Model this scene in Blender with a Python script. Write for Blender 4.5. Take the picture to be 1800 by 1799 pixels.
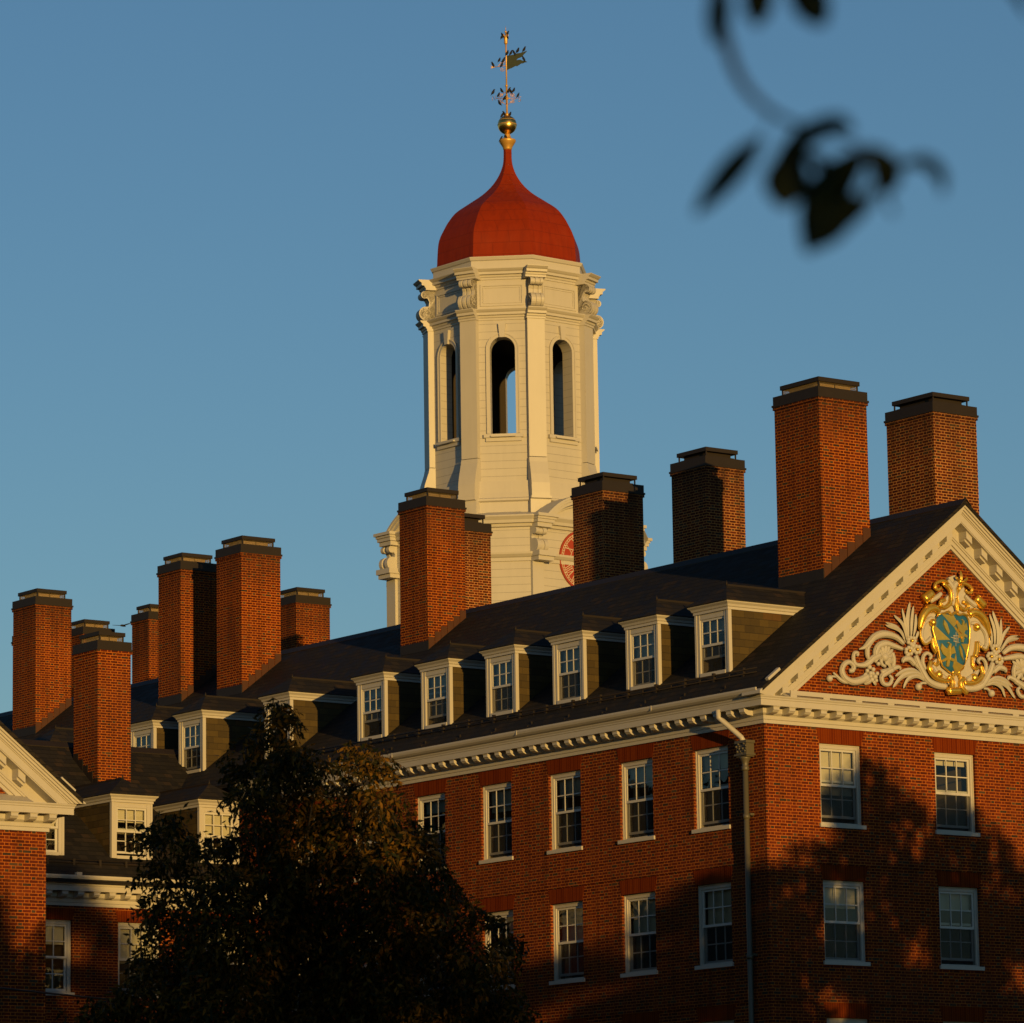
import bpy, bmesh, math, random, json
import numpy as np
from mathutils import Vector, Matrix
from math import sin, cos, tan, pi, radians, sqrt, atan2
random.seed(7)
DATA = json.loads(r'''{"F":[["leaf",[[-1.336,15.699],[-1.379,16.153],[-1.257,16.605]],[0.0733]],["leaf",[[-1.272,15.735],[-1.254,16.163],[-1.156,16.526]],[0.0581]],["leaf",[[-1.376,15.728],[-1.445,16.069],[-1.502,16.443]],[0.055]],["leaf",[[-1.398,15.71],[-1.528,16.063],[-1.758,16.273]],[0.055]],["leaf",[[-1.44,15.675],[-1.637,15.928],[-2.026,16.025]],[0.0581]],["leaf",[[-1.429,15.708],[-1.676,15.988],[-2.003,16.089]],[0.0397]],["leaf",[[-1.208,15.772],[-1.143,16.092],[-1.09,16.349]],[0.055]],["leaf",[[-1.169,15.711],[-1.1,15.874],[-1.033,15.958]],[0.0489]],["tube",[[-1.504,15.639],[-1.747,15.779],[-2.096,15.815],[-2.367,15.732],[-2.536,15.595],[-2.684,15.474],[-2.849,15.415]],[0.0458,0.0687,0.084,0.0794,0.0687,0.0458,0.0122]],["tube",[[-2.431,15.649],[-2.581,15.482],[-2.609,15.308],[-2.572,15.201]],[0.0458,0.055,0.0519,0.0275]],["tube",[[-1.53,15.519],[-1.797,15.571],[-2.043,15.607],[-2.251,15.537],[-2.349,15.389],[-2.344,15.264]],[0.0428,0.0642,0.0733,0.0733,0.0703,0.0458]],["leaf",[[-2.118,15.281],[-2.233,15.335],[-2.38,15.387]],[0.0611]],["leaf",[[-2.118,15.281],[-2.199,15.396],[-2.314,15.509]],[0.0611]],["leaf",[[-2.118,15.281],[-2.136,15.44],[-2.187,15.597]],[0.0611]],["leaf",[[-2.118,15.281],[-2.063,15.457],[-2.042,15.631]],[0.0611]],["leaf",[[-2.118,15.281],[-1.992,15.439],[-1.899,15.595]],[0.0611]],["leaf",[[-2.118,15.281],[-1.948,15.387],[-1.81,15.491]],[0.0611]],["leaf",[[-2.118,15.281],[-1.935,15.31],[-1.786,15.336]],[0.0611]],["leaf",[[-2.118,15.281],[-1.944,15.223],[-1.803,15.162]],[0.0611]],["leaf",[[-2.118,15.281],[-1.993,15.157],[-1.901,15.03]],[0.0611]],["ball",[[-2.097,15.29]],[0.0917]],["tube",[[-2.389,15.167],[-2.261,15.302],[-2.134,15.389],[-2.042,15.38],[-2.045,15.302],[-2.118,15.265]],[0.0458,0.0581,0.055,0.0397,0.0306,0.0214]],["tube",[[-2.064,15.081],[-2.175,15.136],[-2.181,15.245],[-2.065,15.316],[-1.954,15.261],[-1.957,15.167],[-2.051,15.145],[-2.079,15.213]],[0.0336,0.0397,0.0397,0.0397,0.0367,0.0336,0.0275,0.0183]],["tube",[[-2.218,15.336],[-2.427,15.243],[-2.617,15.104],[-2.802,15.06],[-2.964,15.08],[-3.021,15.2],[-2.986,15.32],[-2.897,15.334],[-2.907,15.255]],[0.0611,0.0733,0.0672,0.0519,0.0458,0.0428,0.0397,0.0367,0.0275]],["tube",[[-2.607,14.824],[-2.815,14.724],[-3.061,14.676],[-3.281,14.747],[-3.367,14.896],[-3.29,15.049],[-3.146,15.106],[-3.027,15.029],[-3.062,14.925],[-3.154,14.911]],[0.0794,0.084,0.0794,0.0703,0.0642,0.0581,0.055,0.055,0.055,0.0458]],["tube",[[-3.061,14.661],[-3.325,14.666],[-3.503,14.762],[-3.612,14.84]],[0.0458,0.0428,0.0367,0.0183]],["ball",[[-3.728,14.7]],[0.0703]],["leaf",[[-2.486,14.77],[-2.571,14.702],[-2.696,14.647]],[0.0519]],["leaf",[[-2.467,14.756],[-2.428,14.696],[-2.348,14.647]],[0.0519]],["leaf",[[-2.527,14.768],[-2.631,14.729],[-2.756,14.666]],[0.0519]],["leaf",[[-2.603,14.918],[-2.688,14.85],[-2.732,14.753]],[0.0519]],["tube",[[-3.728,14.7],[-3.645,14.753],[-3.545,14.744]],[0.0306,0.0275,0.0214]],["ball",[[-2.523,14.893]],[0.055]],["ball",[[-2.402,14.823]],[0.0581]],["ball",[[-2.558,15.031]],[0.0519]],["ball",[[-2.437,14.992]],[0.0489]],["ball",[[-2.288,15.128]],[0.0458]],["ball",[[-2.623,14.948]],[0.0458]],["ball",[[-2.461,14.897]],[0.0458]],["ball",[[-2.338,14.905]],[0.0458]],["ball",[[-2.608,14.793]],[0.0489]],["ball",[[-2.487,14.755]],[0.0519]],["ball",[[-2.364,14.748]],[0.0428]],["ball",[[-2.525,14.83]],[0.0428]],["tube",[[-1.86,15.033],[-2.091,14.923],[-2.207,14.836],[-2.161,14.699],[-1.997,14.687],[-1.9,14.811],[-1.979,14.891]],[0.0611,0.0642,0.055,0.0489,0.0458,0.0397,0.0275]],["tube",[[-2.192,14.947],[-1.985,14.993],[-1.817,15.067],[-1.671,15.101],[-1.628,15.041]],[0.0611,0.0642,0.0581,0.0428,0.0214]],["tube",[[-1.837,15.097],[-1.82,15.255],[-1.865,15.409]],[0.0458,0.0519,0.0458]],["leaf",[[-0.811,14.807],[-1.157,14.988],[-1.576,14.896],[-1.856,14.626]],[0.0703]],["leaf",[[-0.852,14.82],[-1.16,14.925],[-1.413,14.844],[-1.546,14.631]],[0.0581]],["leaf",[[-0.851,14.843],[-1.197,15.04],[-1.509,15.026],[-1.783,14.889]],[0.0642]],["leaf",[[-0.955,14.852],[-1.178,15.002],[-1.468,14.997],[-1.727,14.744]],[0.0519]],["tube",[[-0.269,14.757],[-0.582,14.775],[-0.829,14.869],[-0.988,15.062],[-1.105,15.243],[-1.172,15.396]],[0.0733,0.0794,0.0794,0.0764,0.0703,0.0519]],["tube",[[-1.049,15.09],[-1.29,15.293],[-1.452,15.407]],[0.0336,0.0397,0.0306]],["tube",[[-1.191,15.19],[-1.352,15.304],[-1.529,15.276],[-1.564,15.203]],[0.0611,0.0703,0.055,0.0214]],["tube",[[-0.882,15.101],[-0.959,15.254],[-0.932,15.405],[-0.814,15.477],[-0.712,15.413],[-0.767,15.338]],[0.0397,0.0428,0.0428,0.0397,0.0367,0.0244]],["ball",[[-1.107,14.692]],[0.0764]],["tube",[[-1.085,14.725],[-0.989,14.787],[-0.874,14.787]],[0.0336,0.0306,0.0275]],["ball",[[-1.177,15.727]],[0.0458]],["ball",[[-1.217,15.664]],[0.0458]],["ball",[[-1.302,15.644]],[0.0458]],["ball",[[-1.368,15.68]],[0.0458]],["ball",[[-1.365,15.745]],[0.0458]],["ball",[[-1.296,15.791]],[0.0458]],["ball",[[-1.212,15.783]],[0.0458]],["ball",[[-1.259,15.492]],[0.0458]],["ball",[[-1.299,15.43]],[0.0458]],["ball",[[-1.384,15.409]],[0.0458]],["ball",[[-1.45,15.445]],[0.0458]],["ball",[[-1.448,15.511]],[0.0458]],["ball",[[-1.378,15.557]],[0.0458]],["ball",[[-1.294,15.548]],[0.0458]],["ball",[[-1.024,15.541]],[0.0458]],["ball",[[-1.064,15.478]],[0.0458]],["ball",[[-1.15,15.458]],[0.0458]],["ball",[[-1.216,15.494]],[0.0458]],["ball",[[-1.213,15.56]],[0.0458]],["ball",[[-1.143,15.606]],[0.0458]],["ball",[[-1.059,15.597]],[0.0458]],["ball",[[-1.256,15.61]],[0.0611]]],"FG":[["ball",[[-1.277,15.719]],[0.0382]],["ball",[[-1.359,15.485]],[0.0382]],["ball",[[-1.124,15.533]],[0.0382]]],"G":[["tube",[[-0.057,17.072],[-0.146,17.134],[-0.33,17.154],[-0.516,17.087],[-0.555,16.979],[-0.454,16.944],[-0.364,17.004]],[0.0234,0.03,0.0334,0.0334,0.0334,0.03,0.02]],["tube",[[-0.309,17.104],[-0.129,16.997],[-0.068,16.828],[-0.121,16.649],[-0.287,16.549],[-0.411,16.592],[-0.391,16.689],[-0.268,16.725]],[0.0334,0.0434,0.0467,0.0434,0.04,0.04,0.0367,0.0334]],["tube",[[-0.9,16.674],[-0.664,16.849]],[0.0967,0.0834]],["tube",[[-0.464,16.431],[-0.587,16.508],[-0.795,16.458],[-0.963,16.272],[-1.055,15.988]],[0.0667,0.0801,0.0834,0.0734,0.0334]],["tube",[[-1.032,15.99],[-1.018,15.784],[-0.92,15.662],[-0.757,15.735]],[0.02,0.0234,0.0234,0.02]],["ball",[[-0.67,16.173]],[0.0701]],["tube",[[-0.684,15.844],[-0.659,15.638],[-0.585,15.488]],[0.0434,0.0534,0.0434]],["tube",[[-0.515,15.511],[-0.514,15.286],[-0.62,15.21],[-0.674,15.275]],[0.0267,0.0334,0.0334,0.0234]],["tube",[[-0.753,15.304],[-0.802,15.111],[-0.654,14.949],[-0.428,14.878],[-0.222,14.875]],[0.0367,0.0467,0.05,0.0467,0.03]],["ball",[[-0.537,15.0]],[0.0801]],["tube",[[-0.121,15.089],[0.062,15.068],[0.136,14.9]],[0.0267,0.0334,0.0267]],["tube",[[-0.241,14.977],[-0.13,14.881],[-0.159,14.741],[-0.302,14.628]],[0.0434,0.05,0.05,0.0434]]],"GC":[["tube",[[-0.144,17.187],[-0.013,17.023],[0.024,16.817],[-0.054,16.62]],[0.0667,0.0767,0.0767,0.0667]],["tube",[[-0.695,16.673],[-0.484,16.777],[-0.365,16.873]],[0.0667,0.06,0.0434]],["tube",[[-0.529,16.253],[-0.712,16.265],[-0.924,16.102],[-0.991,15.872],[-0.907,15.706],[-0.779,15.776],[-0.718,15.85]],[0.04,0.05,0.0534,0.0534,0.0467,0.04,0.03]],["tube",[[-0.689,15.205],[-0.558,15.059],[-0.334,14.936]],[0.0567,0.0667,0.06]]],"CEN":[["tube",[[-0.301,14.645],[0.068,14.67]],[0.0934,0.0934]],["leaf",[[0.175,17.091],[0.211,17.268],[0.225,17.435]],[0.06]],["leaf",[[0.177,17.144],[0.066,17.239],[0.045,17.29]],[0.05]],["leaf",[[0.177,17.144],[0.343,17.227],[0.416,17.303]],[0.05]],["ball",[[0.179,17.179]],[0.06]],["leaf",[[0.153,17.107],[0.149,17.019],[0.121,16.912]],[0.05]],["tube",[[0.046,16.784],[0.027,16.626],[0.055,16.455]],[0.0434,0.0434,0.0334]],["tube",[[-0.363,16.387],[-0.199,16.456],[-0.11,16.39],[0.032,16.47],[0.122,16.408],[0.238,16.434],[0.376,16.41]],[0.0267,0.03,0.03,0.03,0.03,0.03,0.0267]]],"SH":[[-0.542,16.347],[-0.425,16.399],[-0.24,16.431],[-0.151,16.377],[-0.033,16.439],[0.081,16.395],[0.221,16.424],[0.335,16.398],[0.412,16.299],[0.442,16.093],[0.401,15.794],[0.315,15.441],[0.189,15.189],[-0.026,15.036],[-0.208,15.075],[-0.432,15.197],[-0.515,15.381],[-0.552,15.586],[-0.634,15.804],[-0.694,16.024],[-0.641,16.184]],"CH":[[[-0.672,16.144],[-0.217,15.807],[-0.631,15.776]],[[-0.421,16.385],[-0.076,16.38],[0.032,16.233],[-0.089,16.102]],[[-0.473,15.71],[-0.363,15.614],[-0.306,15.601],[-0.243,15.718],[-0.323,15.729],[-0.288,15.755],[-0.193,15.713],[-0.209,15.608],[-0.125,15.683],[-0.064,15.515],[-0.18,15.489],[-0.229,15.416],[-0.093,15.374],[-0.123,15.317],[-0.232,15.347],[-0.262,15.198],[-0.34,15.198],[-0.317,15.341],[-0.446,15.289],[-0.471,15.33],[-0.326,15.409],[-0.438,15.47],[-0.506,15.586]],[[0.02,16.271],[0.108,16.179],[0.154,16.166],[0.205,16.277],[0.141,16.288],[0.17,16.312],[0.246,16.272],[0.232,16.171],[0.3,16.243],[0.348,16.081],[0.255,16.058],[0.215,15.989],[0.324,15.947],[0.299,15.893],[0.212,15.922],[0.187,15.78],[0.124,15.781],[0.143,15.917],[0.039,15.868],[0.019,15.908],[0.137,15.983],[0.047,16.042],[-0.007,16.153]],[[-0.381,16.253],[-0.304,16.172],[-0.243,15.995],[-0.269,15.924],[-0.349,16.03],[-0.402,16.147]],[[-0.045,15.516],[-0.008,15.329],[0.151,15.271],[0.243,15.268],[0.158,15.176],[-0.032,15.042],[-0.128,15.216]],[[0.126,15.745],[0.37,15.763],[0.286,15.445],[0.235,15.588]],[[0.066,15.698],[0.131,15.598],[0.183,15.368],[0.098,15.475],[0.051,15.61]],[[-0.089,16.102],[-0.042,16.123],[0.247,15.867],[0.131,15.858]]],"MON":[[[-0.096,15.928],[-0.103,15.772]],[[0.024,15.937],[0.015,15.742]],[[-0.125,15.905],[0.041,15.918]],[[-0.196,15.869],[0.024,15.837]],[[-0.121,15.788],[0.062,15.767]],[[-0.033,16.002],[-0.048,15.672]]],"PL":[[-0.105,17.256],[0.083,17.324],[0.22,17.275],[0.351,17.111],[0.412,16.906],[0.544,16.742],[0.793,16.605],[0.969,16.356],[1.039,16.117],[0.968,15.832],[0.75,15.66],[0.596,15.335],[0.511,14.982],[0.318,14.813],[-0.01,14.687],[-0.301,14.874],[-0.684,15.02],[-0.731,15.241],[-0.507,15.395],[-0.608,15.716],[-0.859,15.732],[-0.974,15.965],[-0.907,16.212],[-0.643,16.509],[-0.338,16.655],[-0.123,16.846],[-0.021,17.063]],"TREE":[[-21.845,-13.852,11.063,0.12],[-21.73,-13.711,10.956,0.167],[-21.81,-13.812,10.762,0.241],[-21.666,-13.255,10.505,0.37],[-21.806,-14.299,10.199,0.352],[-21.683,-12.767,10.18,0.416],[-21.655,-13.737,9.895,0.509],[-21.672,-14.754,9.975,0.204],[-20.18,-13.72,10.356,0.352],[-20.962,-15.288,10.006,0.305],[-20.437,-13.587,9.696,0.352],[-21.123,-15.636,9.367,0.352],[-22.505,-14.02,9.451,0.389],[-21.115,-13.421,9.395,0.611],[-20.687,-14.273,9.058,0.611],[-19.642,-14.074,9.221,0.389],[-20.236,-15.361,8.796,0.37],[-21.651,-12.706,8.874,0.611],[-21.24,-13.765,8.614,0.722],[-20.787,-15.054,8.339,0.722],[-19.198,-14.241,8.477,0.416],[-23.076,-12.527,9.194,0.241],[-22.955,-11.773,9.037,0.278],[-23.043,-13.077,8.822,0.278],[-22.617,-11.704,8.496,0.389],[-22.74,-13.531,8.017,0.555],[-21.628,-13.339,7.984,0.814],[-20.267,-13.31,7.853,0.814],[-20.103,-15.023,7.727,0.722],[-18.981,-14.489,7.951,0.416],[-22.942,-12.308,7.737,0.537],[-22.687,-13.612,7.282,0.814],[-20.89,-12.887,7.116,0.907],[-20.271,-14.123,6.958,0.907],[-18.929,-14.158,7.184,0.74],[-18.925,-15.277,7.66,0.222],[-18.51,-15.145,7.499,0.185],[-19.153,-15.727,6.792,0.518],[-18.179,-15.111,7.142,0.241],[-22.353,-11.366,6.987,0.722],[-23.105,-11.868,6.285,0.722],[-22.5,-13.315,6.213,0.999],[-20.67,-13.049,6.182,1.092],[-19.815,-14.26,6.04,1.092],[-18.553,-14.413,6.153,0.814],[-23.791,-11.312,6.07,0.463],[-18.256,-15.033,6.124,0.463],[-22.707,-11.924,5.185,1.11],[-20.995,-12.347,5.007,1.388],[-20.158,-14.569,4.919,1.388],[-18.69,-14.893,5.109,0.833],[-21.854,-12.295,3.987,1.11],[-20.358,-13.381,3.867,1.203]],"LV":[[[[-57.178,-68.422,3.238],[-57.188,-68.368,3.201],[-57.21,-68.315,3.148]],0.0187],[[[-57.164,-68.417,3.166],[-57.136,-68.424,3.218],[-57.125,-68.463,3.242],[-57.107,-68.503,3.251],[-57.077,-68.498,3.243]],0.0164],[[[-57.107,-68.411,3.234],[-57.125,-68.412,3.185],[-57.133,-68.411,3.147]],0.0327],[[[-57.062,-68.504,3.218],[-57.077,-68.46,3.183],[-57.086,-68.432,3.144],[-57.087,-68.407,3.09]],0.0312],[[[-57.062,-68.491,3.157],[-57.081,-68.456,3.121],[-57.098,-68.424,3.091]],0.021],[[[-57.065,-68.503,3.223],[-57.026,-68.503,3.203],[-57.017,-68.492,3.184],[-57.025,-68.483,3.169]],0.0226],[[[-57.024,-68.528,3.198],[-56.984,-68.534,3.208],[-56.95,-68.531,3.196],[-56.944,-68.53,3.167]],0.0109],[[[-57.031,-68.512,3.152],[-57.009,-68.5,3.134]],0.0047],[[[-57.243,-68.421,3.455],[-57.234,-68.405,3.408],[-57.227,-68.389,3.37]],0.0171],[[[-57.201,-68.454,3.462],[-57.192,-68.44,3.426],[-57.191,-68.434,3.391]],0.0218],[[[-57.163,-68.482,3.461],[-57.134,-68.483,3.424],[-57.117,-68.488,3.39]],0.0265],[[[-57.138,-68.449,3.222],[-57.087,-68.456,3.2],[-57.05,-68.463,3.162]],0.0117],[[[-57.042,-68.508,3.172],[-57.054,-68.467,3.136],[-57.083,-68.425,3.104]],0.0117],[[[-56.934,-68.65,3.449],[-56.906,-68.653,3.427],[-56.891,-68.658,3.398]],0.0062]],"ST":[[-57.257,-68.412,3.634],[-57.233,-68.396,3.479],[-57.217,-68.39,3.398],[-57.191,-68.394,3.327],[-57.158,-68.409,3.286],[-57.122,-68.431,3.263],[-57.083,-68.457,3.249],[-57.043,-68.482,3.226],[-57.003,-68.507,3.204]],"BAN":[[-0.002,39.422],[0.068,39.434],[0.176,39.448],[0.264,39.476],[0.329,39.497],[0.416,39.505],[0.504,39.532],[0.63,39.575],[0.579,39.509],[0.529,39.465],[0.48,39.391],[0.432,39.365],[0.381,39.348],[0.327,39.322],[0.293,39.271],[0.359,39.288],[0.413,39.291],[0.478,39.256],[0.543,39.262],[0.629,39.209],[0.542,39.195],[0.498,39.173],[0.422,39.158],[0.367,39.114],[0.312,39.079],[0.258,39.087],[0.148,39.028],[0.061,38.994],[-0.009,38.959]],"BIRD":[[-0.101,40.071],[-0.115,40.015],[0.045,40.109],[0.039,40.019],[0.031,39.479],[0.149,39.489],[0.251,39.503],[0.363,39.557],[0.561,39.592],[0.548,39.3],[-0.217,39.268],[-0.087,39.25],[-0.415,39.127],[-0.144,39.1],[-0.428,38.223],[-0.15,38.275],[-0.256,38.138],[0.063,38.271],[0.13,38.248],[0.217,38.284],[0.347,38.117],[-0.221,37.873],[-0.073,38.032],[-0.157,37.487],[-0.081,37.519],[0.086,37.503],[-0.202,36.705],[-0.028,36.729]],"T":[18.061,33.314,28.513],"C":[-60.931396439813824,-72.88597194261797,1.7],"R":[[0.8040641880771326,-0.5943429813724564,-0.015401361795678489],[-0.09070951642886674,-0.14823641770218998,0.9847830969792601],[0.5875819645641812,0.790431771223881,0.17310415927636055]],"lens":154.0184534580761}''')
for o in list(bpy.data.objects): bpy.data.objects.remove(o)
scene = bpy.context.scene
col = scene.collection

# ---------------------------------------------------------------- camera, sky, sun, exposure
CAM = Vector(DATA['C'])
RR = [Vector(v) for v in DATA['R']]
cam = bpy.data.cameras.new('camera'); camo = bpy.data.objects.new('camera', cam); col.objects.link(camo)
m = Matrix.Identity(4)
for i in range(3):
    m[i][0] = RR[0][i]; m[i][1] = RR[1][i]; m[i][2] = -RR[2][i]; m[i][3] = CAM[i]
camo.matrix_world = m
cam.sensor_width = 36; cam.lens = DATA['lens']; cam.clip_start = .5; cam.clip_end = 3000
cam.dof.use_dof = True; cam.dof.focus_distance = 108; cam.dof.aperture_fstop = 4.0
scene.camera = camo
SUN_EL, SUN_AZ = radians(3.9), radians(195.6)         # azimuth clockwise from +Y
world = bpy.data.worlds.new('World'); scene.world = world; world.use_nodes = True
wn = world.node_tree.nodes; wl = world.node_tree.links
bg = wn['Background']; sky = wn.new('ShaderNodeTexSky'); sky.sky_type = 'NISHITA'
sky.sun_disc = False; sky.sun_elevation = SUN_EL; sky.sun_rotation = SUN_AZ
sky.air_density = 1.0; sky.dust_density = 0.0; sky.ozone_density = 3.0; sky.altitude = 0
wl.new(sky.outputs[0], bg.inputs[0]); bg.inputs[1].default_value = 0.143
sl = bpy.data.lights.new('sun', 'SUN'); sl.energy = 4.75; sl.angle = radians(.5); sl.color = (1.0, .61, .17)
so = bpy.data.objects.new('sun', sl); col.objects.link(so)
sd = Vector((sin(SUN_AZ)*cos(SUN_EL), cos(SUN_AZ)*cos(SUN_EL), sin(SUN_EL)))
so.rotation_euler = sd.to_track_quat('Z', 'Y').to_euler(); so.location = (-30, -60, 60)
vs = scene.view_settings; vs.view_transform = 'Standard'; vs.look = 'None'; vs.exposure = 0; vs.gamma = 1

# ---------------------------------------------------------------- materials
def newmat(name):
    mt = bpy.data.materials.new(name); mt.use_nodes = True
    return mt, mt.node_tree.nodes, mt.node_tree.links, mt.node_tree.nodes['Principled BSDF']
def mth(n, l, op, a, b=None, c=None):
    nd = n.new('ShaderNodeMath'); nd.operation = op
    for i, v in enumerate((a, b, c)):
        if v is None: continue
        if isinstance(v, (int, float)): nd.inputs[i].default_value = v
        else: l.new(v, nd.inputs[i])
    return nd.outputs[0]
def mixc(n, l, f, a, b, mode='MIX'):
    nd = n.new('ShaderNodeMix'); nd.data_type = 'RGBA'; nd.blend_type = mode
    for k, v in ((0, f), (6, a), (7, b)):
        if isinstance(v, (int, float)): nd.inputs[k].default_value = v
        elif isinstance(v, tuple): nd.inputs[k].default_value = (*v, 1)
        else: l.new(v, nd.inputs[k])
    return nd.outputs[2]
def ramp(n, l, f, stops):
    nd = n.new('ShaderNodeValToRGB'); e = nd.color_ramp.elements
    while len(e) < len(stops): e.new(.5)
    for el, (p, c) in zip(e, stops): el.position = p; el.color = (*c, 1)
    l.new(f, nd.inputs[0]); return nd.outputs[0]
def noise(n, l, scale, detail=3, vec=None, rough=.6):
    nd = n.new('ShaderNodeTexNoise'); nd.inputs['Scale'].default_value = scale
    nd.inputs['Detail'].default_value = detail; nd.inputs['Roughness'].default_value = rough
    if vec is not None: l.new(vec, nd.inputs['Vector'])
    return nd.outputs['Fac']
def uv_world(n, l):
    g = n.new('ShaderNodeNewGeometry')
    sp = n.new('ShaderNodeSeparateXYZ'); l.new(g.outputs['Position'], sp.inputs[0])
    sn = n.new('ShaderNodeSeparateXYZ'); l.new(g.outputs['True Normal'], sn.inputs[0])
    ax = mth(n, l, 'ABSOLUTE', sn.outputs[0]); ay = mth(n, l, 'ABSOLUTE', sn.outputs[1])
    k = mth(n, l, 'GREATER_THAN', ax, ay)
    ik = mth(n, l, 'SUBTRACT', 1, k)
    u = mth(n, l, 'ADD', mth(n, l, 'MULTIPLY', sp.outputs[1], k), mth(n, l, 'MULTIPLY', sp.outputs[0], ik))
    return u, sp.outputs[2], g.outputs['Position']
def combine(n, l, a, b, c=0.0):
    cb = n.new('ShaderNodeCombineXYZ')
    for i, v in enumerate((a, b, c)):
        if isinstance(v, (int, float)): cb.inputs[i].default_value = v
        else: l.new(v, cb.inputs[i])
    return cb.outputs[0]
def bump(n, l, b, h, strength=.5, dist=.01):
    nd = n.new('ShaderNodeBump'); nd.inputs['Strength'].default_value = strength; nd.inputs['Distance'].default_value = dist
    l.new(h, nd.inputs['Height']); l.new(nd.outputs[0], b.inputs['Normal'])

def brick(name, ramp_stops, mortar, joint=.0125, h=.0677, P=.3175, ws=.2117, seed=0., dark=.12, soot=None):
    """Flemish bond: stretcher and header alternate, rows shifted by half a period."""
    mt, n, l, b = newmat(name)
    u, v, pos = uv_world(n, l)
    wob = mth(n, l, 'MULTIPLY', mth(n, l, 'SUBTRACT', noise(n, l, 5.0, 2, pos), .5), .006)
    v2 = mth(n, l, 'ADD', v, wob)
    rowf = mth(n, l, 'DIVIDE', v2, h); row = mth(n, l, 'FLOOR', rowf)
    fv = mth(n, l, 'MULTIPLY', mth(n, l, 'SUBTRACT', rowf, row), h)
    odd = mth(n, l, 'MODULO', mth(n, l, 'ADD', row, 1000), 2)
    u2 = mth(n, l, 'ADD', mth(n, l, 'ADD', u, 500), mth(n, l, 'MULTIPLY', odd, P/2))
    cf = mth(n, l, 'DIVIDE', u2, P); cell = mth(n, l, 'FLOOR', cf)
    fu = mth(n, l, 'MULTIPLY', mth(n, l, 'SUBTRACT', cf, cell), P)
    isH = mth(n, l, 'GREATER_THAN', fu, ws)
    ub = mth(n, l, 'SUBTRACT', fu, mth(n, l, 'MULTIPLY', isH, ws))
    wb = mth(n, l, 'ADD', ws, mth(n, l, 'MULTIPLY', isH, P - 2*ws))
    d = mth(n, l, 'MINIMUM', mth(n, l, 'MINIMUM', ub, mth(n, l, 'SUBTRACT', wb, ub)),
            mth(n, l, 'MINIMUM', fv, mth(n, l, 'SUBTRACT', h, fv)))
    mr = n.new('ShaderNodeMapRange'); mr.interpolation_type = 'SMOOTHSTEP'
    mr.inputs[1].default_value = joint/2 - .0015; mr.inputs[2].default_value = joint/2 + .0015
    l.new(d, mr.inputs[0]); body = mr.outputs[0]
    wnz = n.new('ShaderNodeTexWhiteNoise'); wnz.noise_dimensions = '3D'
    l.new(combine(n, l, mth(n, l, 'ADD', mth(n, l, 'MULTIPLY', cell, 2), isH), row, seed), wnz.inputs['Vector'])
    sc = n.new('ShaderNodeSeparateColor'); l.new(wnz.outputs['Color'], sc.inputs[0])
    c = ramp(n, l, sc.outputs[0], ramp_stops)
    thr = mth(n, l, 'ADD', dark*.35, mth(n, l, 'MULTIPLY', isH, dark))
    burnt = mth(n, l, 'LESS_THAN', sc.outputs[1], thr)
    burntc = mixc(n, l, sc.outputs[2], (.022, .016, .014), (.075, .05, .028))
    c = mixc(n, l, burnt, c, burntc)
    c = mixc(n, l, mth(n, l, 'MULTIPLY', noise(n, l, 60, 3, pos), .35), c, (.05, .03, .02))
    mo = mixc(n, l, noise(n, l, 3.0, 4, pos), tuple(x*.72 for x in mortar), tuple(min(1, x*1.15) for x in mortar))
    c = mixc(n, l, body, mo, c)
    big = noise(n, l, .35, 5, pos)
    sv = n.new('ShaderNodeVectorMath'); sv.operation = 'MULTIPLY'; l.new(pos, sv.inputs[0]); sv.inputs[1].default_value = (3.2, 3.2, .35)
    strk = noise(n, l, 1.0, 5, sv.outputs[0], .7)
    c = mixc(n, l, mth(n, l, 'MULTIPLY', mth(n, l, 'MAXIMUM', mth(n, l, 'SUBTRACT', strk, .48), 0), 2.2), c, (.035, .009, .003))
    pale = mth(n, l, 'MULTIPLY', mth(n, l, 'MAXIMUM', mth(n, l, 'SUBTRACT', noise(n, l, .9, 5, pos, .65), .56), 0), 2.0)
    c = mixc(n, l, pale, c, (.25, .07, .014))
    if soot:
        sm = n.new('ShaderNodeMapRange'); sm.inputs[1].default_value = soot-1.1; sm.inputs[2].default_value = soot; l.new(v, sm.inputs[0])
        c = mixc(n, l, mth(n, l, 'MULTIPLY', mth(n, l, 'MULTIPLY', sm.outputs[0], strk), .95), c, (.02, .012, .009))
    c = mixc(n, l, mth(n, l, 'MULTIPLY', mth(n, l, 'SUBTRACT', big, .35), .9), c, (.03, .02, .015))
    l.new(c, b.inputs['Base Color']); b.inputs['Roughness'].default_value = .85
    b.inputs['Specular IOR Level'].default_value = .06
    hgt = mth(n, l, 'ADD', body, mth(n, l, 'MULTIPLY', noise(n, l, 90, 3, pos), .35))
    bump(n, l, b, hgt, .55, .006)
    return mt
RED = [(0, (.062, .0058, .001)), (.35, (.094, .009, .0013)), (.7, (.118, .0125, .0018)), (1, (.16, .022, .0034))]
M = {}
M['brick_wall'] = brick('brick_wall', RED, (.46, .128, .016), .0135, seed=1., dark=.15)
M['brick_chimney'] = brick('brick_chimney', [(0, (.058, .0055, .001)), (.5, (.094, .0092, .0013)), (1, (.14, .019, .003))], (.50, .145, .016), .0155, seed=2., dark=.15, soot=21.5)
M['brick_pale'] = brick('brick_pale', [(0, (.042, .005, .0014)), (.5, (.076, .009, .0018)), (1, (.11, .016, .003))], (.50, .22, .065), .016, seed=3., dark=.22, soot=21.5)
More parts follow.
